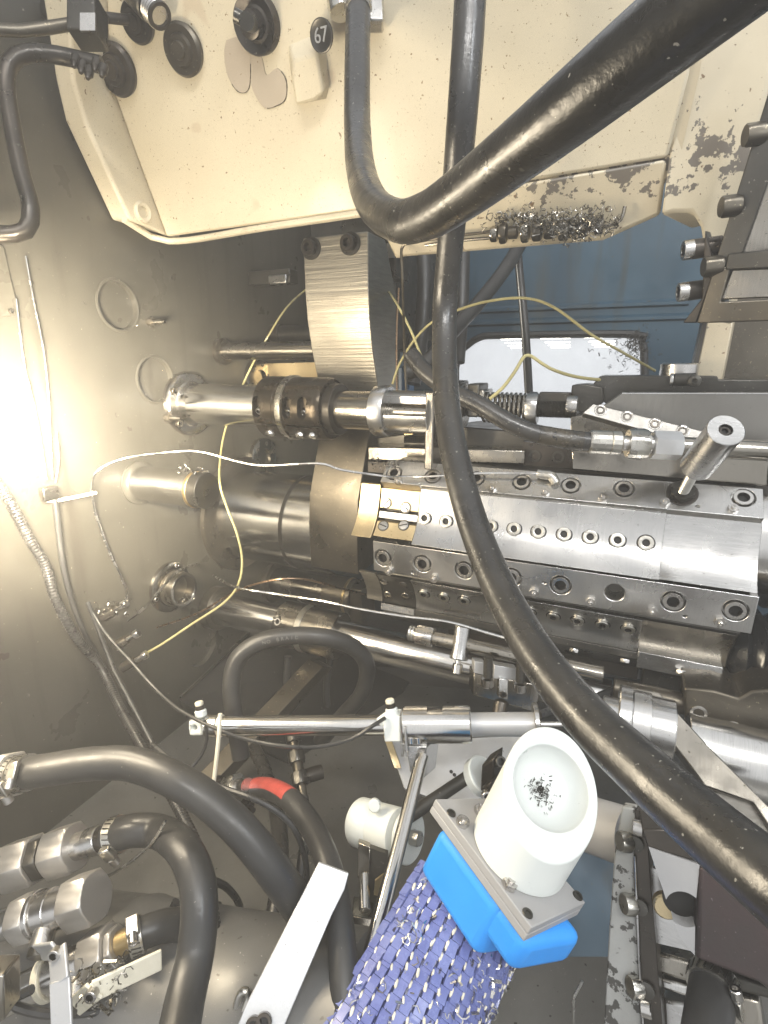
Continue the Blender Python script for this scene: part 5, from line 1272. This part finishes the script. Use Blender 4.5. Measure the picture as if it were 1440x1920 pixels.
# ------------------------------------------------------------------ parts under the turret
cp0 = P(770, 1187, 1.06); xq = lambda px: XAT(px, cp0)
cpp = thing('coolant_pipe', 'oily coolant pipe with hex end held by a round post', 'pipe', cp0)
ob('pipe', seg(cp0, xq(812), xq(1132), .0135, n=24), 'steel_oily', cpp)
ob('hex_end', hexp(Vector((xq(782), cp0.y, cp0.z)), Vector((xq(813), cp0.y, cp0.z)), .0185), 'nickel', cpp)
ob('threaded_end', lathe(Vector((xq(767), cp0.y, cp0.z)), X_, [(0, .013), (.003, .0155), (.006, .014), (.009, .0155), (.012, .014), (.016, .0155), (.02, .013)], 24), 'zinc', cpp)
pc_ = Vector((xq(865), cp0.y-.006, cp0.z+.002)); pd_ = (P(862, 1240, dep(pc_))-P(870, 1180, dep(pc_)+.01)).normalized()
ob('post', lathe(pc_-pd_*.034, pd_, [(0, .0150), (.002, .0165), (.026, .0150), (.048, .0160), (.060, .0175), (.062, .016)], 32), 'steel', cpp)
ob('post_screw', join(cyl(pc_+pd_*.026, pc_+pd_*.040, .005), cyl(pc_+pd_*.036, pc_+pd_*.054, .0095, ch=.001)), 'nickel', cpp)
tcx = thing('tool_clamp', 'stepped steel tool clamp with two standing socket screws under the hose', 'clamp', P(945, 1290, .98))
dcl = .985
def CB(px, py, d=dcl): return P(px, py, d)
ob('jaw', prism([CB(890, 1240), CB(910, 1243), CB(909, 1266), CB(889, 1262)], fw*.03), 'aluminium', tcx, bevel=.001)
ob('jaw', prism([CB(927, 1247), CB(970, 1254), CB(968, 1279), CB(925, 1272)], fw*.03), 'aluminium', tcx, bevel=.001)
ob('body', prism([CB(888, 1262, 1.0), CB(1012, 1284, .97), CB(1008, 1336, .97), CB(887, 1304, 1.0)], fw*.05), 'steel_oily', tcx, bevel=.002)
ob('tongue', prism([CB(936, 1272, .975), CB(953, 1275, .975), CB(952, 1312, .97), CB(935, 1308, .97)], fw*.02), 'steel', tcx, bevel=.001)
tall(CB(943, 1301, .97), -fw, .006, tcx, 'black_oxide', 'screw')
for px, py in ((914, 1288), (975, 1297)):
    q = CB(px, py, .965); dz = -up+fw*.12
    rp = []
    for k in range(16): rp += [(k*.0024, .0085), (k*.0024+.0012, .0072)]
    ob('screw_thread', lathe(q-dz*.055, dz, rp, 18), 'dark_steel', tcx); tall(q-dz*.012, dz, .0115, tcx, 'nickel', 'socket_screw')
ob('dark_foot', cyl(CB(940, 1318, .99), CB(935, 1345, .98), .014), 'black_oxide', tcx)
wire('black_cable', .009, [(1010, 1340, .95), (1060, 1325, .98), (1110, 1312, 1.0), (1150, 1296, 1.02)], 'cable', 'black cable slanting behind the shaft flange', 'cable')

# ------------------------------------------------------------------ lower right shaft, lever and frame
f0_ = P(1165, 1348, .84); xf = lambda px: XAT(px, f0_)
shf = thing('shaft_flange', 'stepped bright shaft flange half hidden by the long hose', 'flange', f0_)
ob('hub', seg(f0_, xf(1128), xf(1160), .030), 'steel', shf)
ob('disc', seg(f0_, xf(1156), xf(1182), .052, n=56, ch=.002), 'steel', shf)
ob('disc', seg(f0_, xf(1182), xf(1216), .049, n=56, ch=.001), 'steel_x', shf)
ob('drum', seg(f0_, xf(1214), xf(1262), .046, n=56), 'steel', shf, cuts=[cyl(Vector((xf(1226), f0_.y-.03, f0_.z-.008)), Vector((xf(1226), f0_.y-.1, f0_.z-.02)), .007, n=18)])
lvn = (M @ Vector((-.30, -.75, .60))).normalized(); lv0 = P(1260, 1380, .80)
def LV(px, py, l=0.): return PL(px, py, lv0, lvn)+lvn*l
lev = thing('forged_lever', 'grey slanting lever arm with a bright edge below the turret', 'lever', lv0)
ob('arm', prism([LV(*q) for q in ((1181, 1288), (1236, 1298), (1262, 1326), (1330, 1400), (1470, 1540), (1470, 1590), (1412, 1505), (1322, 1474), (1290, 1430))], -lvn*.03), 'steel_oily', lev, bevel=.002)
ob('foot', prism([LV(*q, -.012) for q in ((1322, 1474), (1470, 1512), (1470, 1640), (1350, 1560), (1300, 1500))], -lvn*.03), 'dark_steel', lev, bevel=.002)
s0_ = P(1390, 1425, .88); 
ps = ob('polished_shaft', seg(s0_, XAT(1285, s0_), XAT(1520, s0_), .056, n=64), 'polished', None, 'thick polished shaft beneath the bearing cap', 'shaft')
bc = thing('bearing_cap', 'oily brown bearing cap with two recessed screws above the polished shaft', 'cap', P(1360, 1330, .95))
bq = [PY(*q, .96) for q in ((1282, 1290), (1340, 1296), (1385, 1310), (1410, 1296), (1500, 1290), (1500, 1400), (1380, 1385), (1285, 1362))]
ob('body', prism(bq, Y_*.12), 'brown_steel', bc, bevel=.004)
for q in ((1310, 1336), (1374, 1366)): socket(PY(*q, .96)-Y_*.001, -Y_, .014, bc, 'nickel')
ob('dark_gap', seg(P(1150, 1290, 1.02), XAT(1150, P(1150, 1290, 1.02)), XAT(1420, P(1150, 1290, 1.02)), .02), 'brown_steel', bc)

fr = thing('side_frame', 'upright dark frame with peeling pale paint and hex nuts', 'frame', P(1170, 1900, .55))
fdn = .66
def FP(px, py, l=0.):
    n_ = (M @ Vector((-.55, -.8, .15))).normalized(); return PL(px, py, P(1180, 1700, fdn), n_)+n_*l
FN = (M @ Vector((-.55, -.8, .15))).normalized()
ob('peeled_face', prism([FP(*q) for q in ((1166, 1512), (1192, 1516), (1190, 1640), (1196, 1760), (1206, 1960), (1130, 1960), (1142, 1740), (1152, 1600))], -FN*.02), 'peeled', fr, bevel=.002)
ob('rail', prism([FP(*q, .004) for q in ((1192, 1516), (1214, 1530), (1220, 1640), (1232, 1780), (1246, 1960), (1205, 1960), (1196, 1760), (1189, 1640))], -FN*.03), 'black_oxide', fr, bevel=.001)
ob('thin_edge', sweep([FP(1192, 1600, .008), FP(1200, 1780, .008), FP(1210, 1960, .008)], [.0012]*3, 8), 'steel', fr)
for q in ((1182, 1577), (1190, 1694), (1202, 1848)):
    p = FP(*q, .003); ob('hex_nut', hexp(p, p+(M @ Vector((-.9, -.1, .1))).normalized()*.014, .0105), 'zinc', fr); ob('washer', lathe(FP(q[0]+12, q[1]+2, .006), FN, [(0, .009), (.003, .009), (.0035, .005)], 20), 'dark_steel', fr)
for q in ((1198, 1545), (1213, 1880)):
    ob('spacer', cyl(FP(q[0]-8, q[1], .008), FP(q[0]+12, q[1]+6, .008), .010, ch=.001), 'nickel', fr)
ob('bracket_tube', cyl(P(1060, 1530, .82), P(1180, 1570, .74), .038), 'grey_plastic', None, 'grey round tube joining the cup side and the frame', 'tube')
pnl = ob('grey_panel', prism([FP(*q, -.010) for q in ((1216, 1632), (1300, 1660), (1330, 1800), (1228, 1776))], -FN*.008), 'steel', None, 'flat grey panel behind the drilled arm', 'panel')
arp = (M @ Vector((-.35, -.92, .05))).normalized(); ar0 = P(1270, 1690, .60)
def AR(px, py, l=0.): return PL(px, py, ar0, arp)+arp*l
da = thing('drilled_arm', 'pale drilled arm joined to an oily dark red block', 'arm', ar0)
ob('arm', prism([AR(*q) for q in ((1216, 1588), (1312, 1622), (1304, 1700), (1303, 1792), (1272, 1756), (1250, 1690))], -arp*.02), 'grey_plastic', da, bevel=.004,
   cuts=[lathe(AR(1283, 1705, .02), -arp, [(0, .019), (.05, .019)], 28)])
ob('bore', lathe(AR(1283, 1705, -.019), arp, [(0, .020), (.001, .020)], 28), 'hole', da)
ob('red_block', prism([AR(*q, .004) for q in ((1311, 1622), (1350, 1630), (1500, 1740), (1500, 1900), (1420, 1838), (1304, 1794))], -arp*.10), 'oily_red', da, bevel=.004)
ob('top_bar', prism([AR(*q, -.001) for q in ((1204, 1556), (1262, 1556), (1330, 1600), (1322, 1622), (1214, 1590))], -arp*.05), 'black_oxide', da, bevel=.002)
ob('yellow_plug', lathe(AR(1254, 1724, -.030), arp, [(0, .014), (.008, .014), (.010, .012)], 24), 'bronze_plate', da)
lh = thing('lower_hose', 'dark hose with a worm clamp under the red block', 'hose', P(1345, 1840, .62))
hp0 = P(1338, 1838, .62); hp1 = P(1318, 1990, .55)
ob('hose_body', cyl(hp0, hp1, .024), 'rubber_matte', lh); ob('neck', cyl(hp0, P(1342, 1790, .64), .017), 'nickel', lh)
hclamp(lh, hp0+(hp1-hp0)*.05, hp1-hp0, .025, -fw+rt*.4)
for i, (q, m, lab) in enumerate(((((1230, 1785), (1310, 1808), (1312, 1850), (1234, 1826)), 'steel_oily', 'oily plate edge just below the grey panel'), (((1236, 1832), (1312, 1856), (1314, 1880), (1240, 1856)), 'polished', 'bright bar below the oily plate edge'),
                                 (((1242, 1872), (1318, 1892), (1320, 1960), (1246, 1960)), 'steel', 'pale plate at the foot of the side frame'), (((1366, 1860), (1424, 1876), (1440, 1960), (1366, 1960)), 'steel_oily', 'oily plate beside the worm clamped hose'), (((1330, 1816), (1500, 1866), (1500, 1890), (1330, 1846)), 'dark_steel', 'dark bar running under the red block'))):
    ob('frame_plate' if i != 1 else 'round_bar', prism([PL(*k, P(1290, 1860, .63), FN) for k in q], -FN*.03), m, None, lab, 'plate' if i != 1 else 'bar', bevel=.004)
ob('hook_wire', sweep(*spline(pts_d([(1076, 1945, .8), (1075, 1880, .8), (1080, 1862, .8), (1092, 1840, .8)]), [.0022]*4, .01), 8), 'wire', None, 'short bent wire sticking up from the dark sump', 'wire')
ob('sump_panel', prism([P(900, 1560, 1.0), P(1240, 1560, 1.0), P(1240, 1990, .84), P(900, 1990, .84)], fw*.02), 'blue_paint', None, 'dark blue grey sump panel behind the cup and sleeve', 'panel')

# swarf at the window corner and loose chips on the ledges
chips('swarf_nest', [P(random.gauss(1193, 13), random.gauss(645, 14), 1.5) for _ in range(220)]+[P(random.gauss(1170, 22), random.gauss(670, 12), 1.48) for _ in range(40)], 'dark_steel', 'dark ball of swarf stuck at the window corner', 'swarf', s=.006, curl=.6)
lp = Vector((0, s2t[0]+.008, s2t[1]+.001))
chips('metal_chips', [Vector((random.uniform(XL+.02, XR-.1), lp.y+random.uniform(-.004, .012), lp.z+.001)) for _ in range(120)], 'swarf', 'metal chips lying on the ledge of the lower clamp strip', 'chips', s=.004)
chips('metal_chips', [P(random.uniform(690, 790), random.gauss(868, 6), 1.17) for _ in range(70)], 'swarf', 'metal chips heaped behind the upper clamp strip', 'chips', s=.006)
chips('metal_chips', [Vector((XW+.002, random.uniform(.5, 1.5), random.uniform(-.8, .4))) for _ in range(160)], 'swarf', 'tiny metal chips stuck all over the wall', 'chips', s=.003, curl=.2)

# haze volume added around everything for the milky glow by the lamp
hz = ob('haze', abox(-1.6, 1.75, -1.9, 2.3, -2.05, 2.1), 'hole', kind='stuff')
hm = bpy.data.materials.new('glow_haze'); hm.use_nodes = True; hz.data.materials[0] = hm
nt = hm.node_tree; nt.nodes.remove(nt.nodes['Principled BSDF']); pvn = nt.nodes.new('ShaderNodeVolumePrincipled')
pvn.inputs['Color'].default_value = (.95, .94, .92, 1); pvn.inputs['Density'].default_value = .085; pvn.inputs['Anisotropy'].default_value = .3
nt.links.new(pvn.outputs[0], nt.nodes['Material Output'].inputs['Volume'])
